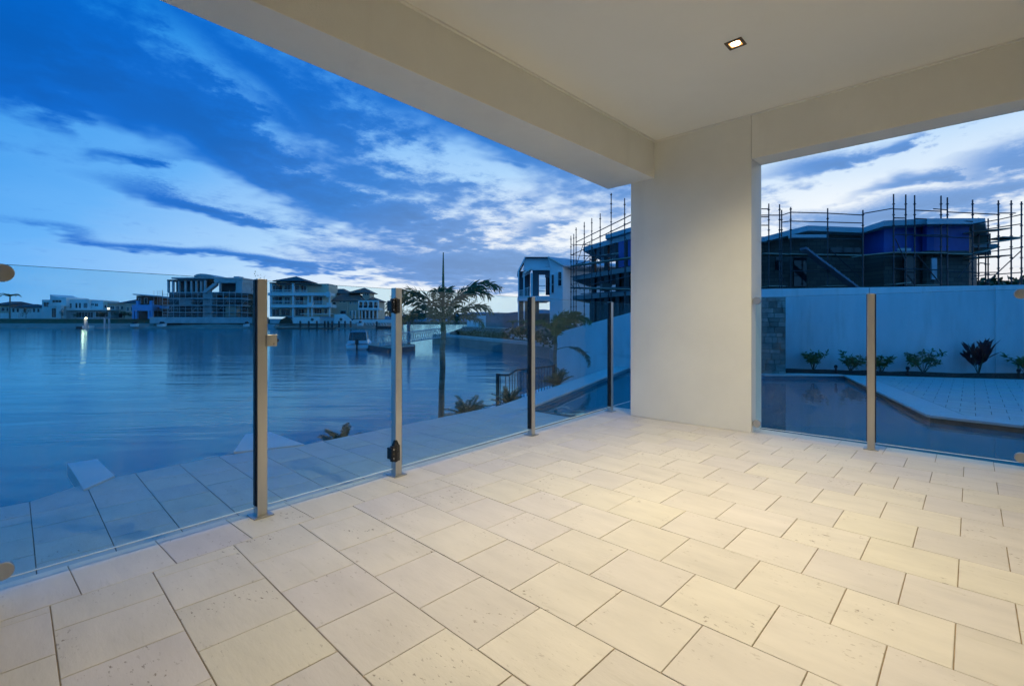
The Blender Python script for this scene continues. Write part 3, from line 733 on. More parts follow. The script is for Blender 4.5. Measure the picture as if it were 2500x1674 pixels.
def palm(loc, trunk_top, r0, r1, spec, label, meshes, cat='palm', group=None, spear=None, spm=None):
    t = thing('palm_tree', loc, label, cat, group); loc = Vector(loc); top = Vector(trunk_top)
    n = 12; pts = [loc.lerp(top, i/n)+Vector((math.sin(i*1.7)*.006, math.cos(i*1.3)*.006, 0)) for i in range(n+1)]
    g = G(); prof = []
    b = 0
    for i in range(n):
        a, c = pts[i], pts[i+1]; ra = r0+(r1-r0)*i/n
        g.tube([a, a.lerp(c, .9), a.lerp(c, .97), c], ra, 10, ra*.97)
    build(g, 'trunk', BARK, t, fix=False, smooth=True)
    g = G().tube([top-UP*.02, top+UP*.25, top+UP*.42], r1*1.05, 10, r1*.5); build(g, 'crownshaft', mat('crownshaft', (.10, .13, .05), .5, .2, 6), t, fix=False, smooth=True)
    for az, tilt, sc_, k in spec:
        o = link('frond', meshes[k % len(meshes)], t); o.location = top+UP*(.06 if r1 < .1 else .3)-loc
        o.rotation_euler = (random.uniform(-.25, .25), -tilt, az); o.scale = (sc_,)*3
    if spear: build(G().tube([top+UP*.25, top+UP*(.25+spear*.6), top+UP*(.25+spear)+Vector((.01, .01, 0))], .030, 6, .008), 'spear_leaf', FRONDM, t)
    return t
rr = random.Random(3)
FR = [frond_mesh('frond', FRONDM, 1.28, 40, .27, .010, 2.2, rr, arch=1.35, keel=.2, r=.013, fox=True, start=.12) for _ in range(3)]
FRO = [frond_mesh('frond', FRONDO, 1.05, 40, .25, .010, 2.3, rr, arch=1.2, keel=.3, r=.012, fox=True, start=.12) for _ in range(3)]
azr = math.atan2(RT.y, RT.x)
pb = at(1075, 1096, 8.0); top1 = at(1082, 806, 8.0)
palm((pb.x, pb.y, -1.1), top1, .055, .045,
     [(azr+.15, -.02, 1.12, 0), (azr-.4, -.15, 1.0, 1), (azr+.5, -.35, .85, 2), (azr+math.pi-.15, -.30, .98, 0), (azr+math.pi+.5, -.12, .95, 1), (azr+math.pi-.6, -.5, .85, 2), (azr+1.5, .1, .9, 1), (azr-1.4, .1, .8, 0), (azr+math.pi+.1, -.62, .72, 2), (azr-.1, -.62, .66, 1)],
     'young feather palm with a tall unopened spear leaf at the terrace edge', FR, spear=1.05)
pb = at(1352, 1000, 11.0); top2 = at(1352, 880, 11.0); top2 = at(1356, 838, 11.0)
palm((pb.x, pb.y, -1.1), top2, .05, .042,
     [(azr+.1, .15, 1.05, 0), (azr+.35, .35, 1.0, 1), (azr-.3, .05, 1.05, 2), (azr+math.pi-.2, .25, .75, 1), (azr+1.5, .3, .9, 2), (azr-1.3, .2, .8, 0), (azr+.7, .5, .9, 2)],
     'olive feather palm leaning right in front of the sloping white wall', FRO)
# one dead frond hanging from the second palm
t2 = bpy.data.objects['palm_tree.001']
g = G(); frond(g, 1.10, 60, .16, .008, 2.5, rr, arch=.45, keel=.0, r=.012, fox=True, start=.32)
me = bpy.data.meshes.new('drooping_frond'); me.from_pydata(g.v, [], g.f); me.materials.append(mat('dry_frond', (.22, .20, .15), .8, .3, 6))
o = link('drooping_frond', me, t2); o.location = at(1352, 856, 11.0)-WL[t2]; o.rotation_euler = (0, .05, azr-.05); o['label'] = 'dry grey frond arching down in front of the wall'
CY = [frond_mesh('frond', CYCM, .50, 44, .10, .008, .9, rr, arch=.75, keel=.6, r=.008, start=.10) for _ in range(3)]
def cycad(px, py, t, sc_, label, n=24):
    p = at(px, py, t); th = thing('cycad_plant', (p.x, p.y, -1.1), label, 'cycad', 'cycads along the terrace edge')
    build(G().lathe((p.x, p.y, -1.1), [(.11, 0), (.13, .1), (.11, p.z+1.1-.05), (.05, p.z+1.1)], 10), 'trunk', BARK, th)
    for i in range(n):
        o = link('frond', CY[i % 3], th); o.location = (0, 0, p.z+1.1-.03)
        o.rotation_euler = (rr.uniform(-.2, .2), -rr.uniform(-.45, .45) - (.35 if i % 3 == 0 else 0), i*2.399+rr.uniform(-.2, .2)); o.scale = (sc_*rr.uniform(.85, 1.1),)*3
cycad(838, 1098, 6.3, .86, 'cycad whose leaf tips just show above the terrace edge beside the gate post')
cycad(1139, 1018, 7.6, .86, 'round spreading cycad right of the tall young palm')
cycad(1243, 992, 8.4, .86, 'cycad growing in front of the black metal balustrade')
cycad(1362, 938, 10.4, .86, 'dark cycad behind the pool coping below the olive palm')
# balustrade of the water stairs
IRON = mat('black_iron', (.012, .013, .016), .45, .2, 20)
ba = thing('metal_balustrade', at(1285, 1010, 9.6), 'black metal balustrade with upright bars by the canal stairs', 'railing')
path = [(1215, 915, 9.3), (1241, 916, 9.3), (1260, 903, 9.6), (1352, 893, 10.6)]
P3 = [at(*p) for p in path]; bz = .70
build(G().tube(P3, .018, 6), 'handrail', IRON, ba); build(G().tube([p-UP*(bz-.06) for p in P3], .014, 6), 'bottom_rail', IRON, ba)
for a, b in zip(P3, P3[1:]):
    k = max(2, round((b-a).length/.10))
    for i in range(k):
        p = a.lerp(b, (i+.5)/k); build(G().tube([p-UP*(bz-.06), p], .008, 5), 'bar', IRON, ba)
for p in (P3[0], P3[-1]): build(G().prism([(p.x-.025, p.y-.025), (p.x+.025, p.y-.025), (p.x+.025, p.y+.025), (p.x-.025, p.y+.025)], -1.1, p.z+.03), 'post', IRON, ba)

# ================================================================== CANAL AND LAND
CW = water_mat('canal_water', (.003, .21, .26), .10, 1.0, (1.0, .20, 1), .55, rot=PHI)
cw = build(G().poly([(-1500, -800, ZWAT), (2500, -800, ZWAT), (2500, 3500, ZWAT), (-1500, 3500, ZWAT)]), 'canal_water', CW); struct(cw, 'calm blue canal water')
GRASS = mat('bank_grass', (.035, .06, .018), .95, .35, .4, .6, 4)
SAND = mat('bank_stone', (.27, .25, .21), .9, .25, .5, .6, 3)
def strip(name, cols, m, label):
    """land built as a profile (depth offset, z) swept along photo columns"""
    g = G(); n = len(cols[0][1])
    for px, prof in cols:
        for t, z in prof:
            p = at(px, HOR, t); g.v.append(Vector((p.x, p.y, z)))
    for i in range(len(cols)-1):
        for j in range(n-1): g.f.append((i*n+j, (i+1)*n+j, (i+1)*n+j+1, i*n+j+1))
    o = build(g, name, m, fix=False); return struct(o, label)
bank = lambda t, a=.45, b=2.1: [(t, ZWAT-.6), (t+1, ZWAT+.3), (t+6, a)]
cols = [-1200, -600, -200, 0, 150, 300, 400, 520, 640, 760, 860, 930, 960, 985]
tt = lambda px: 167+1.5*math.sin(px*.02) if px < 930 else 175+(px-930)*.5
strip('bank_revetment', [(px, bank(tt(px))) for px in cols], SAND, 'pale stone revetment along the far canal bank')
strip('far_bank', [(px, [(tt(px)+5.9, .43), (tt(px)+16, 2.1), (tt(px)+60, 2.3), (tt(px)+400, 3.0)]) for px in cols], GRASS, 'grassy far bank of the canal')
# far end of the water: low wooded shore and hills
FARG = mat('distant_shore', (.03, .045, .03), .95, .3, .02, .5, .3)
strip('distant_shore', [(px, [(430, ZWAT-.5), (436, 0.5), (800, 2.0)]) for px in (900, 1000, 1100, 1200, 1300, 1500, 1900)], FARG, 'distant low shore at the end of the canal')
HILL = mat('haze_tinted_hill', (.17, .21, .26), .95, .15, .002)  # distance haze put into the blue-grey hill colour
g = G(); hx = list(range(700, 1900, 30))
for px in hx:
    h = 762+4*math.sin(px*.013)+3*math.sin(px*.041+1); p = at(px, 786, 2600); q = at(px, h if px > 1000 else h+8, 2750); r = at(px, 786, 3000); g.v += [p, q, Vector((r.x, r.y, 0))]
for i in range(len(hx)-1):
    for j in range(2): g.f.append((i*3+j, i*3+3+j, i*3+4+j, i*3+1+j))
struct(build(g, 'hills', HILL, fix=False), 'faint blue hills beyond the distant shore')

# ---- trees
def crown(g, c, rx, rz, n, rnd, size, lobes=9):
    ls = [(Vector((rnd.gauss(0, .45)*rx, rnd.gauss(0, .45)*rx, rnd.gauss(0, .42)*rz)), rnd.uniform(.35, .6)) for _ in range(lobes)]
    for i in range(n):
        o, k = rnd.choice(ls); d = Vector((rnd.gauss(0, 1), rnd.gauss(0, 1), rnd.gauss(0, 1))).normalized()*rnd.uniform(.55, 1)**.5
        p = Vector(c)+o+Vector((d.x*rx*k, d.y*rx*k, d.z*rz*k))
        leaf(g, p, (rnd.gauss(0, 1), rnd.gauss(0, 1), rnd.gauss(0, .6)), (rnd.gauss(0, 1), rnd.gauss(0, 1), 1), size*rnd.uniform(.6, 1.3), size*.33)
def tree(px, py_top, py_base, t, wpx, label, m, n=500, seed=0, group=None, size=None):
    rnd = random.Random(seed); b = at(px, py_base, t); tp = at(px, py_top, t); H = tp.z-b.z; rx = wpx/F_PX*t/2
    th = thing('tree', b, label, 'tree', group)
    g = G().tube([b, b.lerp(tp, .35), b.lerp(tp, .7)], H*.035, 7, H*.012)
    for i in range(5):
        a = rnd.uniform(0, 6.28); s_ = b.lerp(tp, rnd.uniform(.3, .5)); g.tube([s_, s_+Vector((math.cos(a)*rx*.6, math.sin(a)*rx*.6, H*.28))], H*.014, 5, H*.004)
    build(g, 'trunk', BARK, th, fix=False)
    g = G(); crown(g, b.lerp(tp, .62), rx, H*.40, n, rnd, size or max(.3, rx*.22)); build(g, 'crown', m, th, fix=False)
TREEM = leafmat('tree_leaf', (.045, .07, .022)); 
# ================================================================== HOUSES ON THE FAR BANK
WINM = mat('dark_window', (.015, .02, .028), .08, .2, 1)
WHITE = mat('white_wall_far', (.78, .77, .73), .85, .10, .25)
CREAM = mat('cream_wall_far', (.72, .58, .42), .85, .12, .25)
BEIGE = mat('beige_wall_far', (.62, .48, .35), .85, .12, .25)
GREY = mat('grey_concrete', (.48, .48, .47), .85, .2, .4)
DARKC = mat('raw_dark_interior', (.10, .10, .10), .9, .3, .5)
ROOFD = mat('dark_roof', (.045, .04, .045), .6, .2, .6)
ROOFT = mat('terracotta_roof', (.20, .11, .085), .8, .25, 1.5, .6, 6, stretch=(1, 1, 3))
TIMBER = mat('timber_cladding', (.16, .075, .04), .7, .3, 2, stretch=(1, 1, 8))
BLUEW = mat('blue_painted_render', (.16, .42, .72), .8, .08, .4)
GALV = mat('galvanised_tube', (.50, .50, .50), .5, .2, 3)
PLANK = mat('scaffold_plank', (.36, .32, .26), .85, .25, 1.2)
z1 = lambda x, y: (x*.2647, 630+y*.2647)          # close-up 1 -> photo pixels
z2 = lambda x, y: (600+x*.1722, 630+y*.1722)
def bx(parent, name, m, zf, x0, x1, y0, y1, t, dep, **k):
    a = zf(x0, y0); b = zf(x1, y1); return build(G().fb(a[0], b[0], a[1], b[1], t, dep), name, m, parent, **k)
def fp(parent, name, m, zf, pts, t, dep): return build(G().fpoly([zf(*p) for p in pts], t, dep), name, m, parent)
def win(parent, zf, x0, x1, y0, y1, t, fm=None, fr=.12, mull=0, pane=None):
    a = zf(x0, y0); b = zf(x1, y1); w = F_PX/t; g = G(); e = fr*w
    g.fb(a[0], b[0], a[1], a[1]+e, t-.10, .14).fb(a[0], b[0], b[1]-e, b[1], t-.10, .14).fb(a[0], a[0]+e, a[1]+e, b[1]-e, t-.10, .14).fb(b[0]-e, b[0], a[1]+e, b[1]-e, t-.10, .14)
    for i in range(mull):
        x = a[0]+(b[0]-a[0])*(i+1)/(mull+1); g.fb(x-e*.3, x+e*.3, a[1]+e, b[1]-e, t-.08, .1)
    o = build(g, 'window', fm or WHITE, parent); build(G().fb(a[0]+e*.9, b[0]-e*.9, a[1]+e*.9, b[1]-e*.9, t-.03, .05), 'pane', pane or WINM, o); return o
def hip(parent, m, zf, x0, x1, ye, xa, xb, ya, t, dep, name='roof', over=.0):
    """hip roof: eaves x0..x1 at ye, ridge xa..xb at ya"""
    e0, e1 = at(*zf(x0, ye), t), at(*zf(x1, ye), t); r0, r1 = at(*zf(xa, ya), t), at(*zf(xb, ya), t)
    r0 += FW*dep*.5; r1 += FW*dep*.5; e2, e3 = e1+FW*dep, e0+FW*dep
    g = G(); th = UP*.25
    g.v = [e0, e1, e2, e3, r0, r1, e0-th, e1-th, e2-th, e3-th]
    g.f = [(0, 1, 5, 4), (1, 2, 5), (2, 3, 4, 5), (3, 0, 4), (6, 7, 1, 0), (7, 8, 2, 1), (8, 9, 3, 2), (9, 6, 0, 3), (9, 8, 7, 6)]
    return build(g, name, m, parent)
def house(zf, x, y, t, label): return thing('house', at(*zf(x, y), t), label, 'house')

# small hip-roofed houses at the far left
h = house(z1, 30, 555, 200, 'small dark-roofed house at the far left edge across the canal')
bx(h, 'wall', BEIGE, z1, -80, 92, 425, 560, 200, 10); hip(h, ROOFD, z1, -95, 100, 428, -40, 60, 395, 199, 12); win(h, z1, 10, 45, 455, 490, 200); win(h, z1, 55, 80, 455, 490, 200)
h = house(z1, 180, 555, 196, 'low house with twin dark hip roofs right of the far-left palm')
bx(h, 'wall', WHITE, z1, 100, 385, 448, 560, 196, 10); hip(h, ROOFD, z1, 92, 265, 450, 140, 215, 420, 195, 12); hip(h, ROOFD, z1, 258, 392, 450, 300, 350, 418, 195.5, 12)
for x in (110, 150, 215, 300, 340): win(h, z1, x, x+26, 462, 500, 196)
bx(h, 'garden_wall', WHITE, z1, 0, 165, 505, 556, 188, .4)
# modern white house with the curved parapet
h = house(z1, 700, 555, 190, 'modern white flat-roofed house with a curved parapet across the canal')
bx(h, 'wall', WHITE, z1, 387, 462, 384, 558, 190, 9); fp(h, 'curved_tower', WHITE, z1, [(462, 335), (485, 348), (515, 358), (550, 363), (612, 362), (612, 558), (462, 558)], 188.5, 10)
bx(h, 'wall', WHITE, z1, 612, 822, 381, 480, 190, 9); bx(h, 'wall', WHITE, z1, 822, 950, 390, 480, 191, 8); bx(h, 'wall', CREAM, z1, 950, 992, 402, 480, 191.5, 8)
bx(h, 'ground_floor', GREY, z1, 612, 1020, 478, 558, 188, 9); bx(h, 'roof_slab', WHITE, z1, 605, 1025, 470, 482, 187, 4)
bx(h, 'porch_wall', WHITE, z1, 520, 562, 432, 556, 185, 1.2); bx(h, 'porch_roof', WHITE, z1, 440, 562, 430, 442, 185.5, 4)
for x0, x1, y0, y1, t, mu in ((400, 452, 405, 450, 190, 1), (480, 568, 385, 412, 188.5, 2), (630, 662, 415, 460, 190, 1), (692, 716, 412, 462, 190, 0), (725, 748, 412, 462, 190, 0), (768, 808, 412, 462, 190, 3), (838, 868, 418, 436, 191, 1), (872, 905, 418, 446, 191, 1), (960, 985, 430, 462, 191.5, 0), (700, 860, 495, 550, 188, 5), (880, 1000, 492, 545, 188, 3), (475, 518, 460, 548, 188.5, 1)):
    win(h, z1, x0, x1, y0, y1, t, mull=mu)
LIT = emit_mat('lit_window', (1, .78, .45), 3.0)
win(h, z1, 985, 1015, 455, 477, 186.9, mull=0, pane=LIT)['label'] = 'small lit window'
# brown house behind
h = house(z1, 1110, 555, 192, 'brown two-storey house between the white modern house and the blue pergola')
bx(h, 'wall', BEIGE, z1, 1000, 1150, 415, 558, 192, 10); bx(h, 'wall', BEIGE, z1, 1150, 1255, 418, 558, 190, 10); hip(h, ROOFD, z1, 1085, 1262, 412, 1150, 1215, 374, 191, 12); bx(h, 'roof_slab', GREY, z1, 990, 1155, 408, 418, 191, 10)
for x0, x1, y0, y1 in ((1020, 1055, 440, 475), (1070, 1100, 440, 480), (1110, 1140, 440, 475), (1165, 1190, 450, 490), (1205, 1240, 450, 490), (1030, 1130, 505, 550)): win(h, z1, x0, x1, y0, y1, 192 if x0 < 1150 else 190, mull=1)
# house with skillion roof and blue pergola
h = house(z1, 1320, 560, 184, 'timber-clad house with a skillion roof and a pale blue pergola')
fp(h, 'roof', GREY, z1, [(1222, 330), (1240, 329), (1420, 349), (1420, 356), (1226, 338)], 181, 12)
bx(h, 'wall', TIMBER, z1, 1258, 1412, 346, 436, 184, 9); win(h, z1, 1275, 1300, 370, 420, 184); win(h, z1, 1330, 1360, 365, 420, 184)
bx(h, 'pergola_beam', BLUEW, z1, 1216, 1406, 430, 486, 181, 5)
for x in (1218, 1246, 1362, 1388): bx(h, 'pergola_post', BLUEW, z1, x, x+17, 486, 560, 181, .8)
for x in (1254, 1378): bx(h, 'chimney_pier', BLUEW, z1, x, x+22, 392, 430, 181.5, 1.0)
bx(h, 'wall', DARKC, z1, 1250, 1500, 436, 560, 186, 8); bx(h, 'balcony', BLUEW, z1, 1406, 1510, 440, 466, 184, 3)
# big concrete house under construction
T5 = 176
h = house(z1, 1890, 545, T5, 'tall unfinished concrete house wrapped in scaffolding across the canal')
fp(h, 'curved_roof', GREY, z1, [(1790, 160), (1815, 148), (1850, 143), (1900, 146), (1950, 158), (1990, 178), (1990, 190), (1790, 190)], T5+2, 9)
bx(h, 'parapet', GREY, z1, 1975, 2236, 180, 228, T5, 9); bx(h, 'stair_head', GREY, z1, 2155, 2205, 168, 182, T5+2, 3)
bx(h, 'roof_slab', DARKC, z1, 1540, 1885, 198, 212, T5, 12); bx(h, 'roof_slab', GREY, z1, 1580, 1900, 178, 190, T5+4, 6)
for x in (1542, 1585, 1640, 1700, 1755, 1800, 1845, 1880, 2020, 2175): bx(h, 'concrete_column', GREY, z1, x, x+13, 205, 312, T5, .8)
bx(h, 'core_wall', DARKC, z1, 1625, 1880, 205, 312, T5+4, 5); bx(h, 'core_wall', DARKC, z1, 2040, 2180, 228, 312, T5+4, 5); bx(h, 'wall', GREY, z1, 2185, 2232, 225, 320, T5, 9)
fp(h, 'stair_flight', GREY, z1, [(1865, 312), (1962, 235), (1985, 228), (1985, 250), (1890, 325)], T5-1, 2)
for y in (312, 372, 434, 498): bx(h, 'floor_slab', GREY, z1, 1545, 2236, y, y+9, T5-.5, 12)
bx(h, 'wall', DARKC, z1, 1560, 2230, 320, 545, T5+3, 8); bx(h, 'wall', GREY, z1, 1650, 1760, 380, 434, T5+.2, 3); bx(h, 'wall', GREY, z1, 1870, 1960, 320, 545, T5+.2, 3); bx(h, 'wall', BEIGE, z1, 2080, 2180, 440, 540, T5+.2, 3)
for x0, x1, y0, y1 in ((1580, 1640, 330, 370), (1780, 1850, 330, 370), (1990, 2060, 330, 370), (2100, 2160, 385, 430), (1580, 1640, 445, 495), (1780, 1850, 450, 495), (1990, 2060, 450, 495)): win(h, z1, x0, x1, y0, y1, T5+3, fm=GREY)
rw = build(G().fb(*[q for q in (z1(1380, 0)[0], z1(2400, 0)[0])], z1(0, 543)[1], z1(0, 600)[1], 171, 6), 'retaining_wall', GREY); tag(rw, 'stepped grey retaining wall below the unfinished concrete house', 'wall')
s = thing('scaffolding', at(*z1(1890, 548), T5-2.5), 'dense tube scaffolding round the unfinished concrete house across the canal', 'scaffolding')
def tubes(parent, name, a, b, r=.07, m=GALV): return build(G().tube([a, b], r, 5), name, m, parent, fix=False)
xs5 = [1500, 1545, 1600, 1655, 1710, 1770, 1825, 1880, 1940, 2000, 2060, 2115, 2170, 2230, 2285]
for i, x in enumerate(xs5): tubes(s, 'upright_tube', at(*z1(x, (300, 322, 310, 296)[i % 4]), T5-2.5), at(*z1(x, 548), T5-2.5), .08)
for y in (335, 366, 398, 430, 466, 498, 525):
    tubes(s, 'ledger', at(*z1(1500, y), T5-2.6), at(*z1(2285, y+2), T5-2.6), .07)
for y in (366, 430, 498): build(G().fb(z1(1500, 0)[0], z1(2285, 0)[0], z1(0, y)[1], z1(0, y+4)[1], T5-2.5, 1.1), 'plank', PLANK, s)
for a, b in ((1545, 1655), (1770, 1880), (2000, 2115), (2170, 2285)): tubes(s, 'brace', at(*z1(a, 498), T5-2.7), at(*z1(b, 366), T5-2.7), .05)
for x in (1420, 1455, 1475, 1495): tubes(s, 'upright_tube', at(*z1(x, 275+(x % 7)*4), T5), at(*z1(x, 430), T5), .06)
# three-storey house with pyramid roof
TF = 172
h = house(z2, 760, 830, TF, 'three-storey house with wide balconies and a small pyramid roof across the canal')
hip(h, ROOFD, z2, 380, 832, 318, 605, 615, 238, TF+1, 12); bx(h, 'roof_room', TIMBER, z2, 432, 790, 305, 350, TF+3, 8); win(h, z2, 690, 780, 312, 342, TF+3, mull=5)
fp(h, 'roof_slab', ROOFD, z2, [(335, 345), (880, 345), (1022, 372), (1022, 380), (880, 366), (335, 362)], TF-1, 12)
bx(h, 'wall', CREAM, z2, 345, 1175, 362, 830, TF+3, 9)
for y0, y1, x0, x1 in ((490, 530, 312, 1192), (660, 700, 340, 1213)): bx(h, 'balcony_slab', WHITE, z2, x0, x1, y0, y1, TF-1.5, 5)
for x0, x1, y0, y1 in ((1140, 1195, 478, 552), (1145, 1205, 630, 690), (870, 945, 630, 690)): bx(h, 'balcony_wall', WHITE, z2, x0, x1, y0, y1, TF-1.8, 1.2)
for x in (340, 655): bx(h, 'pillar', WHITE, z2, x, x+26, 362, 830, TF-1, 1)
for x in (875, 930, 1175): bx(h, 'pillar', WHITE, z2, x, x+16, 530, 830, TF-1, .7)
for x0, x1, y0, y1, mu in ((370, 520, 380, 485, 2), (540, 640, 380, 485, 1), (690, 760, 385, 485, 0), (780, 860, 385, 485, 1), (360, 520, 545, 650, 2), (545, 630, 550, 650, 1), (700, 820, 545, 655, 1), (950, 1090, 545, 655, 2), (370, 480, 720, 820, 1), (500, 630, 720, 820, 1), (700, 830, 720, 820, 2), (970, 1080, 715, 790, 2), (1110, 1160, 715, 790, 0)):
    win(h, z2, x0, x1, y0, y1, TF+3, mull=mu)
for x0, x1, y in ((345, 650, 450), (690, 875, 455), (690, 875, 605), (950, 1150, 608), (345, 640, 600)):
    r = build(G().fb(z2(x0, 0)[0], z2(x1, 0)[0], z2(0, y)[1], z2(0, y+8)[1], TF-1.6, .1).fb(z2(x0, 0)[0], z2(x1, 0)[0], z2(0, y+22)[1], z2(0, y+28)[1], TF-1.6, .1), 'balcony_rail', WHITE, h)
gw = thing('garden_wall', at(*z2(860, 925), 168.6), 'white garden wall with round openings below the three-storey house', 'wall')
bx(gw, 'wall_panel', WHITE, z2, 662, 1045, 832, 925, 168.8, .5); bx(gw, 'wall_panel', WHITE, z2, 1255, 1392, 832, 925, 168.8, .5); bx(gw, 'wall_panel', GREY, z2, 340, 660, 860, 925, 169, .5); bx(gw, 'wall_panel', GREY, z2, 1045, 1255, 845, 925, 169.3, .5)
fp(gw, 'ramp_wall', WHITE, z2, [(1255, 795), (1400, 795), (1560, 930), (1392, 930), (1392, 832), (1255, 832)], 169.5, .5)
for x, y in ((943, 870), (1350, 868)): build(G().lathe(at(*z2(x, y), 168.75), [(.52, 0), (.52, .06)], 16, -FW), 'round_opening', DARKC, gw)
fp(gw, 'rock_mound', GARD, z2, [(470, 925), (500, 870), (560, 838), (620, 845), (660, 925)], 168.2, 2)
tree(z2(1030, 0)[0], z2(0, 400)[1], z2(0, 500)[1], 177, 22, 'small potted tree on the roof terrace of the three-storey house', TREEM, 160, 41)
# jetty of that house
j = thing('jetty', at(*z2(1000, 1000), 165.5), 'long low jetty with a row of dark piles below the three-storey house', 'jetty')
bx(j, 'deck', PLANK, z2, 395, 1240, 962, 990, 165.5, 3); bx(j, 'deck', GREY, z2, 310, 420, 940, 1000, 167, 3)
for x in (760, 880, 995, 1108, 1155, 1212, 1310, 1395, 1475): bx(j, 'pile', IRON, z2, x, x+18, 890, 985, 165.2, .5)
for x0, x1 in ((770, 1250),): bx(j, 'handrail', WHITE, z2, x0, x1, 786, 795, 167.8, .2)
# villa with tiled roofs
TG = 178
h = house(z2, 1550, 862, TG, 'beige villa with terracotta hip roofs and an arched loggia across the canal')
bx(h, 'wall', BEIGE, z2, 1212, 1600, 592, 862, TG, 10); bx(h, 'wall', BEIGE, z2, 1590, 1880, 592, 862, TG+3, 9); bx(h, 'tower', BEIGE, z2, 1655, 1755, 478, 600, TG+4, 6)
hip(h, ROOFT, z2, 1140, 1450, 500, 1190, 1315, 420, TG+5, 12); hip(h, ROOFT, z2, 1195, 1670, 602, 1290, 1480, 470, TG-.5, 14); hip(h, ROOFT, z2, 1440, 1775, 486, 1620, 1640, 410, TG+3, 9); hip(h, ROOFT, z2, 1690, 1900, 605, 1745, 1765, 545, TG+1, 10)
bx(h, 'loggia_floor', WHITE, z2, 1585, 1890, 705, 735, TG-1.5, 5); bx(h, 'chimney', BEIGE, z2, 1432, 1455, 620, 800, TG-.4, .6)
for x in (1592, 1655, 1725, 1800, 1868): bx(h, 'loggia_pillar', WHITE, z2, x, x+15, 602, 706, TG-1, .7)
for x in (1500, 1545, 1600, 1640, 1690, 1745, 1800, 1860): bx(h, 'column', WHITE, z2, x, x+12, 738, 862, TG-1.2, .6)
for xa, xb in ((1607, 1655), (1670, 1725), (1740, 1800), (1815, 1868)):
    g = G(); k = 8; o = []
    for i in range(k+1):
        a = math.pi*i/k; o.append(((xa+xb)/2-(xb-xa)/2*math.cos(a), 640-22*math.sin(a)))
    build(G().fpoly([z2(*p) for p in [(xa, 600)]+o+[(xb, 600)]], TG-.95, .5), 'arch', WHITE, h); bx(h, 'balcony_rail', IRON, z2, xa, xb, 672, 704, TG-1, .1)
for x0, x1, y0, y1 in ((1325, 1360, 608, 630), (1375, 1420, 608, 630), (1475, 1500, 610, 655), (1525, 1545, 615, 655), (1550, 1570, 615, 655), (1230, 1280, 620, 660), (1335, 1425, 742, 795), (1475, 1495, 745, 815), (1530, 1560, 745, 815)): win(h, z2, x0, x1, y0, y1, TG)
for x0, x1 in ((1610, 1640), (1655, 1690), (1700, 1740), (1760, 1795), (1812, 1850)): win(h, z2, x0, x1, 745, 855, TG+3); win(h, z2, x0, x1, 618, 700, TG+3)
for x0, x1 in ((1668, 1682), (1690, 1706), (1716, 1742)): win(h, z2, x0, x1, 500, 528, TG+4, fr=.05)
bw2 = build(G().fb(z2(1520, 0)[0], z2(2120, 0)[0], z2(0, 870)[1], z2(0, 918)[1], 172, .6), 'beach_wall', WHITE); tag(bw2, 'pale low waterfront wall in front of the villa', 'wall')
j = thing('jetty', at(*z2(1880, 1000), 166), 'dark floating jetty with a pale gangway in front of the villa', 'jetty')
bx(j, 'deck', IRON, z2, 1840, 2080, 965, 1000, 166, 3); bx(j, 'gangway', WHITE, z2, 1560, 2060, 905, 918, 168, 1); bx(j, 'pile', IRON, z2, 1845, 1865, 895, 980, 165.8, .5)
for x in (1700, 1740, 1780, 1820, 1900, 1940, 1980): fp(j, 'gangway_bar', WHITE, z2, [(x, 918), (x+6, 918), (x+26, 950), (x+20, 950)], 167.8, .1)
# trees on the far bank
for px, yt, yb, t, w, n, lb in ((618, 712, 792, 170, 26, 500, 'dark tree between the unfinished house and the nearest fence post'), (637, 673, 760, 190, 24, 300, 'tree rising behind the three-storey house beside its flat roof'), (700, 702, 775, 186, 20, 300, 'tree behind the villa roof and the three-storey house'),
        (935, 757, 782, 200, 30, 400, 'low tree right of the villa'), (960, 752, 784, 215, 34, 400, 'bushy tree further right of the villa, behind the second post'), (985, 756, 786, 235, 34, 300, 'low tree at the tip of the far bank'),
        (1455*.2647, 738, 772, 184, 26, 400, 'bush beside the blue pergola'), (240*.2647, 755, 776, 187, 14, 200, 'round bush in front of the twin-roofed house'), (570*.2647, 757, 777, 184, 10, 150, 'shrub by the porch of the modern white house'), (925*.2647, 760, 778, 184, 22, 260, 'hedge-like bush right of the modern white house'), (1150*.2647, 760, 779, 183, 30, 260, 'dark bush in front of the brown house'),
        (700*.2647, 762, 778, 183, 20, 200, 'low bush under the windows of the modern white house')):
    tree(px, yt, yb, t, w, lb, TREEM, n, int(px), 'trees on the far bank')
for i, (px, yt, w) in enumerate(((1010, 764, 40), (1050, 762, 46), (1095, 765, 50), (1140, 763, 50), (1190, 764, 56), (1240, 762, 56), (1290, 764, 60))):
    tree(px, yt, 786, 445+i*6, w, 'dark tree on the distant shore, %s from the left in its row' % ('first', 'second', 'third', 'fourth', 'fifth', 'sixth', 'last')[i], LEAFD, 380, 60+i, 'trees on the distant shore', size=1.6)
fpm = [frond_mesh('frond', FRONDM, 3.2, 22, 1.0, .07, 2.0, rr, arch=.75, keel=.3, r=.06) for _ in range(2)]
b = at(24, 777, 188); palm((b.x, b.y, b.z), at(24.5, 727, 188), .28, .22, [(k*.785+.2, rr.uniform(-.1, .3), 1.15, k) for k in range(8)], 'lone tall palm at the far left across the canal', fpm)
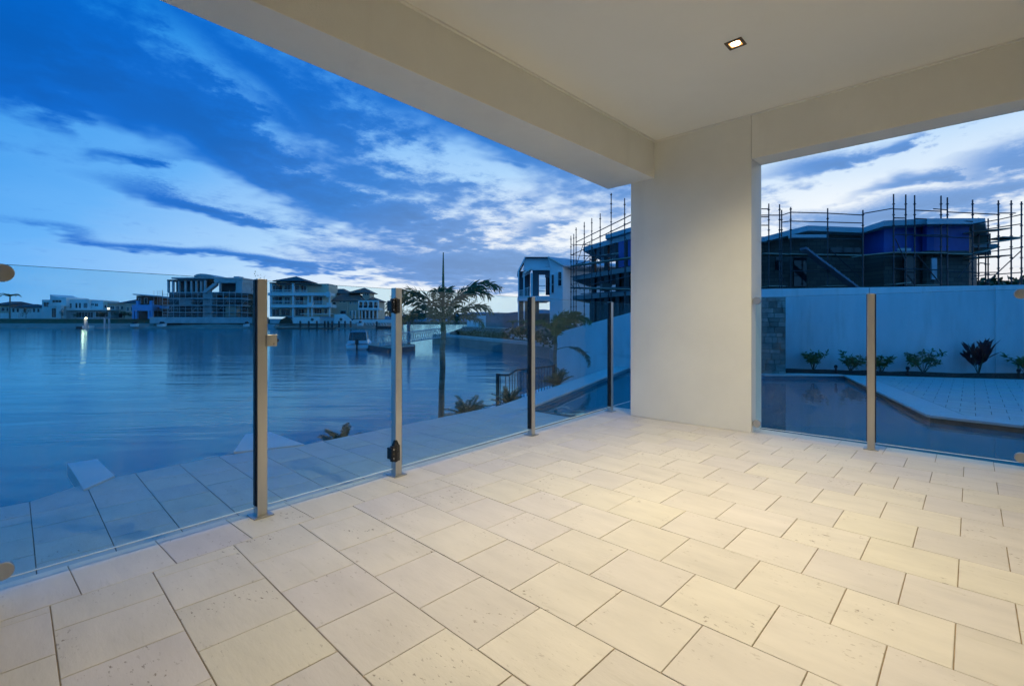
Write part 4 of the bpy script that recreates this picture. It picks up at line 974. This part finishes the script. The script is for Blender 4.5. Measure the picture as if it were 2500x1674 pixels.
# jetty lamp across the canal
j = thing('jetty', at(215, 805, 164), 'low dark pontoon with a lit lamp at the left of the far bank', 'jetty')
build(G().fb(169, 265, 803, 806, 163, 3), 'deck', IRON, j); build(G().fb(205, 211, 777, 804, 163.5, .5), 'lamp_pile', GREY, j); build(G().fb(200, 218, 795, 801, 164.2, 2), 'locker', WHITE, j); build(G().fb(185, 199, 797, 803, 164, 1), 'locker', IRON, j)
for x in (253, 264): build(G().fb(x, x+3, 776, 803, 165, .4), 'pile', GREY, j)
lp = at(210, 777, 163.3); build(G().lathe(lp-UP*.35, [(.1, .2), (.30, .3), (.30, .5), (.1, .65)], 10), 'lamp', emit_mat('jetty_lamp', (1, .78, .45), 14.0), j)
ld = bpy.data.lights.new('jetty_lamp_light', 'POINT'); ld.energy = 150; ld.color = (1, .75, .45); ld.shadow_soft_size = .4
lo = bpy.data.objects.new('jetty_lamp_light', ld); COL.objects.link(lo); lo.parent = j; lo.location = lp-WL[j]-FW*1.2
def smallboat(px, py, t, wpx, label):
    s_ = t/F_PX; b = thing('moored_boat', at(px, py, t), label, 'boat'); c = at(px, py, t); L = wpx*s_/2
    g = G(); lo_, hi_ = [], []
    for u, v in ((-1, .0), (-.9, .5), (.5, .55), (1.05, 0), (.5, -.55), (-.9, -.5)): lo_.append(c+RT*(u*L*.85)+FW*(v*1.6)); hi_.append(c+RT*(u*L)+FW*(v*2)+UP*(.8+max(0, u)*.3))
    build(g.hexa(lo_, hi_), 'hull', WHITE, b); build(G().hexa([c+RT*(u*L*.35)+FW*v+UP*.8 for u, v in ((-1, -.8), (1, -.8), (1, .8), (-1, .8))], [c+RT*(u*L*.25)+FW*v+UP*1.7 for u, v in ((-1, -.6), (.6, -.6), (.6, .6), (-1, .6))]), 'cabin', WINM, b)
smallboat(330, 797, 167.5, 18, 'small white boat moored below the brown house'); smallboat(396, 797, 167.5, 22, 'low white boat moored below the blue pergola'); smallboat(603, 797, 166, 14, 'white boat moored left of the nearest fence post'); smallboat(880, 795, 166.5, 16, 'small boat pulled up at the villa beach')

# ================================================================== BOAT, PONTOON AND GANGWAY
def motorboat():
    t0 = 41.5; c = at(872, 854, t0); c.z = ZWAT; k = 1.0
    b = thing('motorboat', c, 'small white motorboat with a blue canopy seen from the stern', 'boat')
    X = RT*.9+FW*.18; X.normalize(); Y = UP.cross(X); Y = Vector((-X.y, X.x, 0))
    pt3 = lambda x, y, z: c+X*x+Y*y+UP*z
    secs = [(0, .88, .95, .42), (1.2, .92, .98, .46), (2.6, .90, .98, .55), (3.8, .55, .72, .68), (4.7, .03, .06, .82)]
    g = G()
    for y, wl, wg, hg in secs:
        g.v += [pt3(-wl*.55, y, -.12), pt3(-wl, y, .10), pt3(-wg, y, hg), pt3(wg, y, hg), pt3(wl, y, .10), pt3(wl*.55, y, -.12)]
    for i in range(len(secs)-1):
        for j in range(6): a = i*6+j; d = i*6+(j+1) % 6; g.f.append((a, d, d+6, a+6))
    g.f.append((0, 1, 2, 3, 4, 5)); g.f.append(tuple(range(29, 23, -1)))
    build(g, 'hull', mat('white_gelcoat', (.75, .76, .78), .25, .05, 2), b)
    build(G().hexa([pt3(-.9, .2, .5), pt3(.9, .2, .5), pt3(.85, 2.6, .56), pt3(-.85, 2.6, .56)], [pt3(-.8, .2, .78), pt3(.8, .2, .78), pt3(.75, 2.6, .9), pt3(-.75, 2.6, .9)]), 'coaming', mat('white_gelcoat', (.7,)*3), b)
    cv = mat('boat_canopy', (.10, .22, .26), .7, .15, 3)
    build(G().hexa([pt3(-.80, .3, .78), pt3(.80, .3, .78), pt3(.75, 2.3, .85), pt3(-.75, 2.3, .85)], [pt3(-.68, .5, 1.48), pt3(.68, .5, 1.48), pt3(.64, 2.1, 1.5), pt3(-.64, 2.1, 1.5)]), 'canopy', mat('canopy_clears', (.05, .09, .09), .25, .2, 2), b, bevel=.03)
    build(G().hexa([pt3(-.74, .34, 1.46), pt3(.74, .34, 1.46), pt3(.70, 2.3, 1.49), pt3(-.70, 2.3, 1.49)], [pt3(-.55, .5, 1.60), pt3(.55, .5, 1.60), pt3(.5, 2.1, 1.62), pt3(-.5, 2.1, 1.62)]), 'canopy_top', cv, b, bevel=.03)
    for s_ in (-1, 1): build(G().tube([pt3(s_*.80, .28, .78), pt3(s_*.70, .42, 1.47)], .03, 6), 'canopy_frame', mat('white_gelcoat', (.7,)*3), b)
    build(G().tube([pt3(-.45, .24, .80), pt3(-.42, .46, 1.46)], .02, 6), 'canopy_frame', cv, b)
    m = G(); m.hexa([pt3(-.14, -.45, .50), pt3(.14, -.45, .50), pt3(.14, .0, .50), pt3(-.14, .0, .50)], [pt3(-.11, -.42, .92), pt3(.11, -.42, .92), pt3(.11, -.08, .95), pt3(-.11, -.08, .95)]); m.hexa([pt3(-.06, -.35, -.3), pt3(.06, -.35, -.3), pt3(.06, -.1, -.3), pt3(-.06, -.1, -.3)], [pt3(-.06, -.35, .5), pt3(.06, -.35, .5), pt3(.06, -.1, .5), pt3(-.06, -.1, .5)])
    build(m, 'outboard_motor', BLACKP, b, bevel=.02)
    build(G().box(0, 0, 0, 0, 0, 0).hexa([pt3(-.85, -.12, .12), pt3(.85, -.12, .12), pt3(.85, 0, .12), pt3(-.85, 0, .12)], [pt3(-.85, -.12, .18), pt3(.85, -.12, .18), pt3(.85, 0, .18), pt3(-.85, 0, .18)]), 'swim_platform', WHITE, b)
motorboat()
pn = thing('pontoon', at(960, 858, 38), 'flat floating pontoon between the motorboat and the mooring pile', 'pontoon')
q = [gnd(x, y, -1.02) for x, y in ((899, 843), (948, 850), (1010, 846), (1014, 842), (955, 836), (902, 837))]
build(G().prism([p.xy for p in q], ZWAT-.1, -1.02), 'float', mat('pontoon_concrete', (.09, .09, .10), .8, .3, 1), pn); build(G().prism([p.xy for p in q], -1.018, -.97), 'deck', PLANK, pn)
pp = gnd(998, 851, ZWAT); pl2 = build(G().lathe((pp.x, pp.y, -2.2), [(.15, 0), (.15, 3.30), (.09, 3.36)], 14), 'mooring_pile', mat('grey_pile', (.16, .16, .18), .7, .2, 2)); tag(pl2, 'upright grey mooring pile beside the pontoon', 'pile')
gwy = thing('gangway', at(1000, 832, 42), 'long metal truss gangway from the pontoon to the right bank', 'gangway')
ga, gb = at(925, 843, 38.5), at(1085, 824, 46.0); 
ga.z, gb.z = -.95, -.42
for off in (0, 1.0):
    A, B = ga+FW*off, gb+FW*off
    build(G().tube([A, B], .05, 6), 'bottom_chord', GALV, gwy); build(G().tube([A+UP*.85, B+UP*.85], .05, 6), 'top_chord', GALV, gwy)
    k = 14
    for i in range(k):
        p, q = A.lerp(B, i/k), A.lerp(B, (i+.5)/k); r = A.lerp(B, (i+1)/k); build(G().tube([p, q+UP*.85], .03, 5).tube([q+UP*.85, r], .03, 5), 'truss_bar', GALV, gwy)
build(G().hexa([ga-UP*.04, gb-UP*.04, gb+FW-UP*.04, ga+FW-UP*.04], [ga+UP*.02, gb+UP*.02, gb+FW+UP*.02, ga+FW+UP*.02]), 'walkway', GALV, gwy)

# ================================================================== RIGHT BANK: NEIGHBOURS
R1, R2, R3 = gnd(1087, 839, ZWAT).xy, gnd(1234, 860, ZWAT).xy, gnd(1350, 876, ZWAT).xy
R4 = at(1400, HOR, 21).xy
land = [R1, R2, R3, R4, pB+wn*.3, W0+wd*0+wn*.3, W0-wd*14+wn*.3, Vector((150, -60)), Vector((160, 120)), at(1130, HOR, 120).xy, at(1092, HOR, 62).xy]
lg = build(G().prism(land, -3, -.46), 'neighbour_ground', GARD); struct(lg, 'bare building ground on the neighbouring plots')
cwall = thing('retaining_wall', (*R2, -1.4), 'pale retaining wall along the canal on the right bank', 'wall')
RET = mat('retaining_concrete', (.42, .41, .39), .85, .15, .6, .4, 20)
for a, b in ((at(1092, HOR, 62).xy, R1), (R1, R2), (R2, R3), (R3, R4)):
    e = (b-a).normalized(); nn = Vector((-e.y, e.x)); nn = nn if nn.dot(RT.xy) < 0 else -nn
    build(G().prism([a, b, b+nn*.25, a+nn*.25], -3, -.62), 'wall_panel', mat('wet_retaining', (.20, .20, .19), .7, .25, .6), cwall); build(G().prism([a-nn*.4, b-nn*.4, b+nn*.32, a+nn*.32], -.62, -.40), 'capping', RET, cwall)
ab = build(G().prism([R1+Vector((-1.2, .5)), R1+Vector((.3, -.4)), R1+Vector((1.0, .8)), R1+Vector((-.4, 1.8))], -2.5, -.36), 'abutment', SAND); tag(ab, 'rough stone abutment where the gangway meets the right bank', 'wall')
# upper garden walls
u0, u1, u2 = at(1128, HOR, 58).xy, at(1243, HOR, 44).xy, at(1352, HOR, 33).xy
uw = thing('garden_wall', (*u1, -.4), 'blue-white terrace wall above the planting on the right bank', 'wall')
build(G().wall(u0, u1, -.5, .38, .25), 'wall_panel', WALLW, uw); build(G().wall(u1, u2, -.5, .05, .25), 'wall_panel', WALLW, uw)
build(G().wall(u0, u1, .38, .46, .45), 'capping', RET, uw)
pz = build(G().prism([u1+Vector((-.25, -.25)), u1+Vector((.3, -.25)), u1+Vector((.3, .3)), u1+Vector((-.25, .3))], -.5, .30), 'gate_pier', RET); tag(pz, 'square pier at the end of the terrace wall on the right bank', 'pier')
m0, m1 = at(1145, HOR, 60).xy, at(1270, HOR, 52).xy
lt = build(G().prism([u0, u1, u1+Vector((6, 4)), u0+Vector((8, 6))], -.5, .37), 'upper_terrace', GARD); struct(lt, 'upper terrace of the neighbouring plot')
sc_w = build(G().wall(at(1186, HOR, 54).xy, at(1268, HOR, 50).xy, .3, 1.98, .2), 'screen_wall', mat('grey_blue_screen', (.14, .18, .22), .7, .15, 1)); tag(sc_w, 'dark screen wall on the right bank terrace left of the white house', 'wall')
sc_w2 = build(G().wall(at(1140, HOR, 60).xy, at(1186, HOR, 56).xy, .3, 1.75, .2), 'screen_wall', WALLW); tag(sc_w2, 'pale low screen wall behind the tall young palm', 'wall')
def bankshrub(px, t, z, h, w, label, seed, m=LEAFD):
    rnd = random.Random(seed); p = at(px, HOR, t); b = Vector((p.x, p.y, z)); th = thing('bank_shrub', b, label, 'shrub', 'shrubs on the right bank')
    g = G()
    for i in range(5): g.tube([b, b+Vector((rnd.uniform(-w, w)*.6, rnd.uniform(-w, w)*.6, h*.6))], .03, 5, .01)
    build(g, 'stems', STEM, th, fix=False); g = G(); crown(g, b+UP*h*.55, w, h*.5, 260, rnd, .22); build(g, 'foliage', m, th, fix=False)
for i, px in enumerate((1120, 1136, 1152, 1170, 1188, 1206, 1222)): bankshrub(px, 55-i*1.9, -.45, .42, .7, 'low shrub in the planting strip above the canal wall, %s' % ('far end', 'second from the far end', 'third from the far end', 'middle of the row', 'third from the near end', 'second from the near end', 'near end beside the pier')[i], 80+i)
for px, t, z, h, w, lb in ((1252, 40, -.45, .9, .6, 'bush hanging over the canal wall at the pier'), (1275, 38, -.4, 1.0, .9, 'green bush right of the pier on the right bank'), (1302, 34, -.4, .8, .8, 'bush left of the olive palm on the right bank'), (1330, 30, -.4, .9, .9, 'dark bush behind the trunk of the olive palm'), (1385, 27, -.4, 1.6, 1.6, 'broad dark bush behind the crown of the olive palm'), (1440, 25, -.4, 1.5, 1.5, 'dark bush just above the sloping white wall')): bankshrub(px, t, z, h, w, lb, int(px))
YP = [frond_mesh('frond', FRONDM, .9, 18, .3, .02, 1.6, rr, arch=.9, keel=.4, r=.02) for _ in range(2)]
for px, t, yt, lb in ((1252, 43, 777, 'short young palm in front of the dark screen wall'), (1279, 41, 776, 'thin young palm beside the white house columns')):
    b = at(px, HOR, t); b.z = .0; palm((b.x, b.y, -.45), at(px, yt+14, t), .08, .06, [(i*1.05, rr.uniform(-.5, .1), .8, i) for i in range(7)], lb, YP)
# the white house
z6 = lambda x, y: (1100+x*.1964, 620+y*.1964)
TW_ = 45.0
WB = mat('white_house_render', (.76, .79, .82), .85, .06, .3)
h = house(z6, 1120, 890, TW_, 'white two-storey house with a raking roof and an open balcony on the right bank')
fp(h, 'upper_wall', WB, z6, [(912, 62), (925, 45), (1240, 45), (1240, 160), (1000, 175), (912, 215)], TW_, .3)
fp(h, 'roof_edge', WB, z6, [(832, 215), (920, 40), (930, 40), (930, 52), (842, 225)], TW_-.4, 5); fp(h, 'ridge', ROOFD, z6, [(920, 36), (1225, 36), (1225, 46), (920, 46)], TW_-.4, 6)
fp(h, 'gable_wall', WB, z6, [(1215, 38), (1240, 45), (1395, 138), (1395, 900), (1236, 900), (1236, 160)], TW_-.6, .3)
fp(h, 'barge_board', WHITE, z6, [(1212, 30), (1225, 30), (1400, 132), (1400, 142), (1388, 142), (1212, 42)], TW_-.9, 5)
sd0, sd1 = at(*z6(1395, 900), TW_-.6), at(*z6(1500, 900), TW_+4); sd2 = at(*z6(2250, 900), TW_+9)
zt6 = at(*z6(1395, 140), TW_-.6).z
build(G().wall(sd0.xy, sd1.xy, sd0.z, zt6, .3), 'side_wall', WB, h); build(G().wall(sd1.xy, sd2.xy, sd0.z, zt6, .3), 'side_wall', WB, h)
r0 = at(*z6(1215, 34), TW_-.6); r1 = r0+(sd1-sd0)*3.2; e0 = at(*z6(1395, 138), TW_-.6); e1 = at(*z6(2300, 150), TW_+8)
build(G().hexa([r0-UP*.12, e0-UP*.12, e1-UP*.12, r1-UP*.12], [r0, e0, e1, r1]), 'roof', mat('blue_grey_roof', (.40, .45, .52), .5, .1, .5), h)
bx(h, 'loggia_beam', WB, z6, 905, 1240, 165, 200, TW_-.6, .5); fp(h, 'lean_to_roof', WHITE, z6, [(898, 232), (1000, 168), (1010, 172), (1010, 186), (905, 245)], TW_-.7, 4)
for x, w, y1 in ((838, 14, 900), (905, 16, 540), (995, 26, 540)): bx(h, 'pillar', WB, z6, x, x+w, 215 if x < 900 else 235, y1, TW_-.5, .3)
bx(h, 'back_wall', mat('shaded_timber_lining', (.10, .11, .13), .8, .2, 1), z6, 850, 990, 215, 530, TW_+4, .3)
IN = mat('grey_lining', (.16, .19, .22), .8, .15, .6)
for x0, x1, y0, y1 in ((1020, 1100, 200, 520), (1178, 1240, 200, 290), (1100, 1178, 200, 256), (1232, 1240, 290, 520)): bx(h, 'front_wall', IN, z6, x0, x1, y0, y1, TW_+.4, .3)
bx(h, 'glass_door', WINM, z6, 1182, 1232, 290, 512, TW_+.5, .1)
for y in (392, 455): bx(h, 'window_bar', WHITE, z6, 1100, 1178, y, y+7, TW_+.5, .1)
bx(h, 'window_pane', GLASS, z6, 1102, 1176, 258, 508, TW_+.55, .02)
bx(h, 'floor_slab', WB, z6, 838, 1240, 522, 582, TW_-.6, 5)
for x in (858, 875, 893, 935, 955, 975): bx(h, 'baluster', WHITE, z6, x, x+5, 450 if x < 900 else 420, 530, TW_-.6, .06)
fp(h, 'balcony_rail', WHITE, z6, [(852, 452), (912, 440), (912, 446), (852, 458)], TW_-.62, .08); fp(h, 'balcony_rail', WHITE, z6, [(925, 425), (992, 405), (992, 411), (925, 431)], TW_-.62, .08)
BRC = mat('brown_brick_pier', (.16, .13, .11), .85, .2, 3)
for x0, x1 in ((848, 905), (925, 990), (1000, 1100)): bx(h, 'brick_pier', BRC, z6, x0, x1, 582, 900, TW_, .4)
bx(h, 'lintel', WB, z6, 1100, 1240, 560, 592, TW_, .4); bx(h, 'pillar', WB, z6, 908, 920, 582, 900, TW_-.5, .2); bx(h, 'base_wall', BRC, z6, 1100, 1240, 740, 900, TW_+.2, .3)
for x0, x1, y0, y1, sp in ((1248, 1292, 250, 492, 0), (1330, 1386, 215, 402, 1)):
    o = win(h, z6, x0, x1, y0, y1, TW_-.62, fm=WB, fr=.06)
    bx(o, 'transom', WHITE, z6, x0, x1, y0+(y1-y0)*.52, y0+(y1-y0)*.52+5, TW_-.75, .05)

# ---- house under construction behind the boundary wall
z5 = lambda x, y: (1850+x*.2775, 460+y*.2775)
z4 = lambda x, y: (1250+x*.1914, 460+y*.1914)
BRICK = masonry_mat('grey_brown_block', (.13, .115, .10), .39, .20, (.07, .065, .06))
WRAP = mat('blue_sarking', (.02, .06, .30), .45, .18, .5, .5, 3, col2=(.03, .10, .40))
FASC = mat('pale_fascia', (.48, .55, .60), .6, .08, 1)
SLAB = mat('raw_slab', (.26, .27, .28), .85, .2, .8)
h = thing('unfinished_house', at(2110, HOR, 26).xy.to_3d()+Vector((0, 0, -.46)), 'unfinished brick house with blue wrapped walls behind the boundary wall', 'house')
plan = [(1700, 23.6, 590), (1867, 25.6, 583), (1972, 24.6, 557), (2107, 24.6, 562), (2158, 23.4, 546), (2262, 23.4, 541), (2263, 22.9, 541), (2366, 22.9, 538)]
q = [at(px, HOR, t) for px, t, y in plan]; zr = [HC+(HOR-y)*t/F_PX for px, t, y in plan]
zpl = HC+(HOR-620)*24/F_PX
for i in range(len(q)-1):
    a, b = q[i].xy, q[i+1].xy; up = BRICK if i < 3 else WRAP
    build(G().wall(a, b, -.5, zpl, .25), 'lower_wall', BRICK, h)
    build(G().wall(a, b, zpl+.001, (zr[i]-.10, zr[i+1]-.10), .25), 'upper_wall', up, h)
e = at(2385, HOR, 31).xy; build(G().wall(q[-1].xy, e, -.5, zr[-1]-.3, .25), 'end_wall', BRICK, h)
e2 = at(1600, HOR, 34).xy; build(G().prism([e, e2, e2+Vector((.3, .3)), e+Vector((.3, .3))], -.5, zr[0]-.3), 'back_wall', BRICK, h)
rf = [at(px, HOR, t-.7) for px, t, y in plan]; rf[-1] = at(2405, HOR, 22.4)
front = [Vector((p.x, p.y, z)) for p, z in zip(rf, zr)]
bk = [Vector((*at(2420, HOR, 33).xy, zr[-1])), Vector((*at(1560, HOR, 36).xy, zr[0]+.1))]
g = G(); n = len(front); top = front+bk
for i in range(n-1): g.poly([front[i], front[i+1], front[i+1]-UP*.26, front[i]-UP*.26])
for i in range(n-1): g.poly([front[i], front[i+1], bk[0].lerp(bk[1], 1-(i+1)/(n-1)), bk[0].lerp(bk[1], 1-i/(n-1))]); g.poly([p-UP*.26 for p in (front[i], front[i+1], bk[0].lerp(bk[1], 1-(i+1)/(n-1)), bk[0].lerp(bk[1], 1-i/(n-1)))])
g.poly([front[-1], bk[0], bk[0]-UP*.26, front[-1]-UP*.26])
build(g, 'roof', FASC, h, fix=False)
for x0, x1, y0, y1, t in ((160, 215, 600, 720, 24.9), (320, 430, 600, 860, 24.3), (1290, 1380, 600, 860, 23.0), (1535, 1578, 612, 800, 22.6)):
    a, b = z5(x0, y0), z5(x1, y1); build(G().fb(a[0], b[0], a[1], b[1], t-.05, .08), 'window_opening', WINM if x0 != 1535 else mat('pale_opening', (.5, .55, .62), .5, .2, 2), h)
a, b = z5(640, 520), z5(915, 562); build(G().fb(a[0], b[0], a[1], b[1], 24.1, .1), 'window_opening', WINM, h)
a, b = z5(300, 405), z5(605, 432); build(G().fb(a[0], b[0], a[1], b[1], 23.6, .3), 'lintel', FASC, h)
a, b = z5(1240, 525), z5(1350, 548); build(G().fb(a[0], b[0], a[1], b[1], 23.0, .1), 'window_opening', FASC, h)
a, b = z5(1868, 395), z5(2050, 492); build(G().fb(a[0], b[0], a[1], b[1], 25.5, 2), 'rear_wing', mat('dark_green_sheet', (.03, .05, .04), .8, .2, 1), h)
a, b = z5(1895, 488), z5(2110, 520); build(G().fb(a[0], b[0], a[1], b[1], 25.2, 2.5), 'floor_slab', SLAB, h)
# its waterside front seen left of the column
Q1, Q2 = at(1600, HOR, 24.0), at(1424, HOR, 31.0)
zR = 5.85
build(G().hexa([Vector((*p, zR-.30)) for p in (at(1640, HOR, 23.0).xy, at(1424, HOR, 31.0).xy, at(1470, HOR, 36).xy, at(1700, HOR, 29).xy)], [Vector((*p, zR)) for p in (at(1640, HOR, 23.0).xy, at(1424, HOR, 31.0).xy, at(1470, HOR, 36).xy, at(1700, HOR, 29).xy)]), 'roof', FASC, h)
build(G().hexa([Vector((*p, zR+.01)) for p in (at(1640, HOR, 22.8).xy, at(1478, HOR, 28.0).xy, at(1520, HOR, 33).xy, at(1700, HOR, 28).xy)], [Vector((*p, zR+.25)) for p in (at(1640, HOR, 22.8).xy, at(1478, HOR, 28.0).xy, at(1520, HOR, 33).xy, at(1700, HOR, 28).xy)]), 'roof', FASC, h)
build(G().wall(at(1510, HOR, 27.2).xy, at(1600, HOR, 24.6).xy, 4.1, zR-.3, .3), 'upper_wall', WRAP, h)
for z_, d0 in ((4.05, 0), (2.75, 0)):
    build(G().hexa([Vector((*p, z_-.28)) for p in (at(1640, HOR, 23.2).xy, at(1398, HOR, 32).xy, at(1440, HOR, 38).xy, at(1700, HOR, 30).xy)], [Vector((*p, z_)) for p in (at(1640, HOR, 23.2).xy, at(1398, HOR, 32).xy, at(1440, HOR, 38).xy, at(1700, HOR, 30).xy)]), 'floor_slab', SLAB, h)
build(G().wall(at(1440, HOR, 34).xy, at(1640, HOR, 27).xy, -.5, 2.5, .3), 'lower_wall', BRICK, h)
build(G().wall(at(1505, HOR, 31).xy, at(1640, HOR, 27).xy, 2.75, 3.8, .3), 'lower_wall', BRICK, h)
for x in (1450, 1482, 1510, 1534): p = at(x, HOR, 31-(x-1424)*.04); build(G().box(p.x-.12, p.x+.12, p.y-.12, p.y+.12, -.5, 5.55), 'steel_column', IRON, h)
a, b = z4(1150, 1210), z4(1265, 1300); build(G().fb(a[0], b[0], a[1], b[1], 27, .6), 'stacked_blocks', BRICK, h)

# ---- scaffolding round it
s = thing('scaffolding', at(2150, HOR, 22.6).xy.to_3d()+Vector((0, 0, -.46)), 'dark tube scaffolding with planks along the unfinished brick house', 'scaffolding')
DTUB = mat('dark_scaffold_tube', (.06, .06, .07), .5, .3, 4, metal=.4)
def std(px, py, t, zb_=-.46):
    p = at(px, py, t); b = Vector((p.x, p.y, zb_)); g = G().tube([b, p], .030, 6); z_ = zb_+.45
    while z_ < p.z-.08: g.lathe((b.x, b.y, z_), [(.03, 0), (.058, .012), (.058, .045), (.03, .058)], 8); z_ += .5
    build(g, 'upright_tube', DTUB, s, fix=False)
dt = lambda x: 23.6-x*.0006 if x < 900 else 22.4
for x, y in ((97, 135), (192, 140), (210, 190), (290, 165), (615, 175), (925, 190), (1195, 50), (1302, 55), (1380, 60), (1612, 65), (1668, 80), (1890, 100), (2117, 105), (2230, 105), (2320, 115)): std(*z5(x, y), dt(x))
for x, y in ((2027, 265), (1942, 260), (2005, 530)): std(*z5(x, y), 25.0)
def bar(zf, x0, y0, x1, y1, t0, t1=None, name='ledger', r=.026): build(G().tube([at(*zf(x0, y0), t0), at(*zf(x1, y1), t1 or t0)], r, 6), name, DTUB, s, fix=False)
for x0, y0, x1, y1 in ((-200, 178, 100, 181), (-200, 236, 215, 236), (-200, 250, 100, 251), (212, 236, 290, 210), (290, 210, 615, 218), (615, 219, 925, 235), (212, 298, 290, 288), (290, 288, 615, 296), (615, 297, 925, 305), (925, 222, 1195, 175), (1195, 182, 1302, 185), (1195, 260, 1302, 262),
        (1380, 192, 1612, 202), (1380, 265, 1612, 275), (1545, 180, 1668, 190), (1668, 208, 1890, 218), (1890, 219, 2117, 230), (1668, 280, 1890, 292), (2117, 218, 2268, 218), (2117, 275, 2320, 230), (1900, 312, 2117, 275), (-100, 323, 97, 325),
        (290, 440, 925, 446), (1210, 405, 1668, 412), (1380, 415, 1890, 438), (290, 725, 925, 735), (1210, 708, 1612, 716), (1668, 730, 1910, 738), (1890, 378, 2320, 312), (1900, 575, 2330, 518), (1910, 770, 2330, 738), (1910, 740, 2120, 738), (1945, 600, 2235, 590), (1955, 655, 2005, 660)):
    bar(z5, x0, y0, x1, y1, dt((x0+x1)/2)-.05)
for x0, y0, x1, y1 in ((640, 540, 940, 820), (1210, 440, 1302, 645), (1395, 575, 1615, 850), (1915, 600, 1760, 790), (2010, 835, 2320, 545), (2330, 720, 2290, 860), (205, 750, 255, 870)): bar(z5, x0, y0, x1, y1, dt(x0)-.12, name='brace', r=.022)
def plank(zf, x0, y0, x1, y1, t0, t1=None, w=.75, th=.05):
    a, b = at(*zf(x0, y0), t0), at(*zf(x1, y1), t1 or t0); build(G().hexa([a, b, b+FW*w, a+FW*w], [a+UP*th, b+UP*th, b+FW*w+UP*th, a+FW*w+UP*th]), 'plank', PLANK, s)
for x0, y0, x1, y1 in ((60, 575, 290, 582), (290, 580, 925, 592), (925, 592, 1195, 566), (1195, 566, 1668, 572), (1668, 578, 1890, 580), (1900, 384, 2240, 352), (2050, 478, 2320, 442), (1900, 612, 2240, 590), (2160, 430, 2310, 436), (1900, 590, 2120, 520), (610, 862, 815, 858), (1220, 845, 1350, 830), (1400, 855, 1600, 850), (100, 862, 260, 862)): plank(z5, x0, y0, x1, y1, dt((x0+x1)/2)-.02)
# timber ramp leaning on the scaffold
rp = thing('timber_ramp', at(*z5(700, 860), 22.9), 'long plank ramp leaning diagonally against the scaffolding', 'ramp')
a, b = at(*z5(425, 512), 22.95), at(*z5(900, 868), 22.7)
build(G().hexa([a-UP*.11, b-UP*.11, b+FW*.5-UP*.11, a+FW*.5-UP*.11], [a, b, b+FW*.5, a+FW*.5]), 'board', mat('grey_blue_board', (.20, .20, .26), .6, .2, 3), rp)
for i in range(12): p = a.lerp(b, (i+.5)/12); build(G().hexa([p+RT*-.03+UP*.005, p+RT*.03-UP*.02, p+RT*.03+FW*.5-UP*.02, p+RT*-.03+FW*.5+UP*.005], [p+RT*-.03+UP*.04, p+RT*.03+UP*.015, p+RT*.03+FW*.5+UP*.015, p+RT*-.03+FW*.5+UP*.04]), 'cleat', PLANK, rp)
# waterside scaffold, left of the column
tl = lambda x: 32-(x-752)*.0109
for x, y in ((752, 605), (788, 580), (818, 500), (922, 430), (1018, 380), (1125, 320), (1265, 60), (1437, 125)): std(*z4(x, y), tl(x))
for x, y in ((995, 690), (1050, 820), (1230, 840)): std(*z4(x, y), tl(x)+1.2)
for x0, y0, x1, y1 in ((818, 685, 1600, 300), (922, 715, 1600, 388), (752, 715, 1000, 722), (752, 850, 1050, 862), (760, 850, 920, 775), (752, 1265, 1500, 1262), (790, 980, 1265, 830), (752, 1130, 1000, 1090), (1000, 1230, 1600, 1095), (880, 1345, 1600, 1300), (922, 862, 1360, 850), (1095, 862, 1365, 885)): bar(z4, x0, y0, x1, y1, tl(x0)-.05, tl(x1)-.05)
for x0, y0, x1, y1 in ((820, 985, 912, 700), (1000, 850, 850, 1010), (1020, 740, 1110, 970), (818, 1150, 870, 1290), (752, 1210, 800, 1290), (1425, 575, 1470, 680), (1050, 1180, 1100, 1010)): bar(z4, x0, y0, x1, y1, tl(x0)-.1, tl(x1)-.1, 'brace', .022)
for x0, y0, x1, y1 in ((760, 988, 1600, 870), (1100, 862, 1360, 830), (760, 1265, 1600, 1290)): plank(z4, x0, y0, x1, y1, tl(x0), tl(x1), .9)
# bush beyond the scaffolding at the right, ground beyond
tree(2440, 682, 740, 40, 130, 'dark bushy tree beyond the right end of the scaffolding', LEAFD, 700, 99, size=.5)
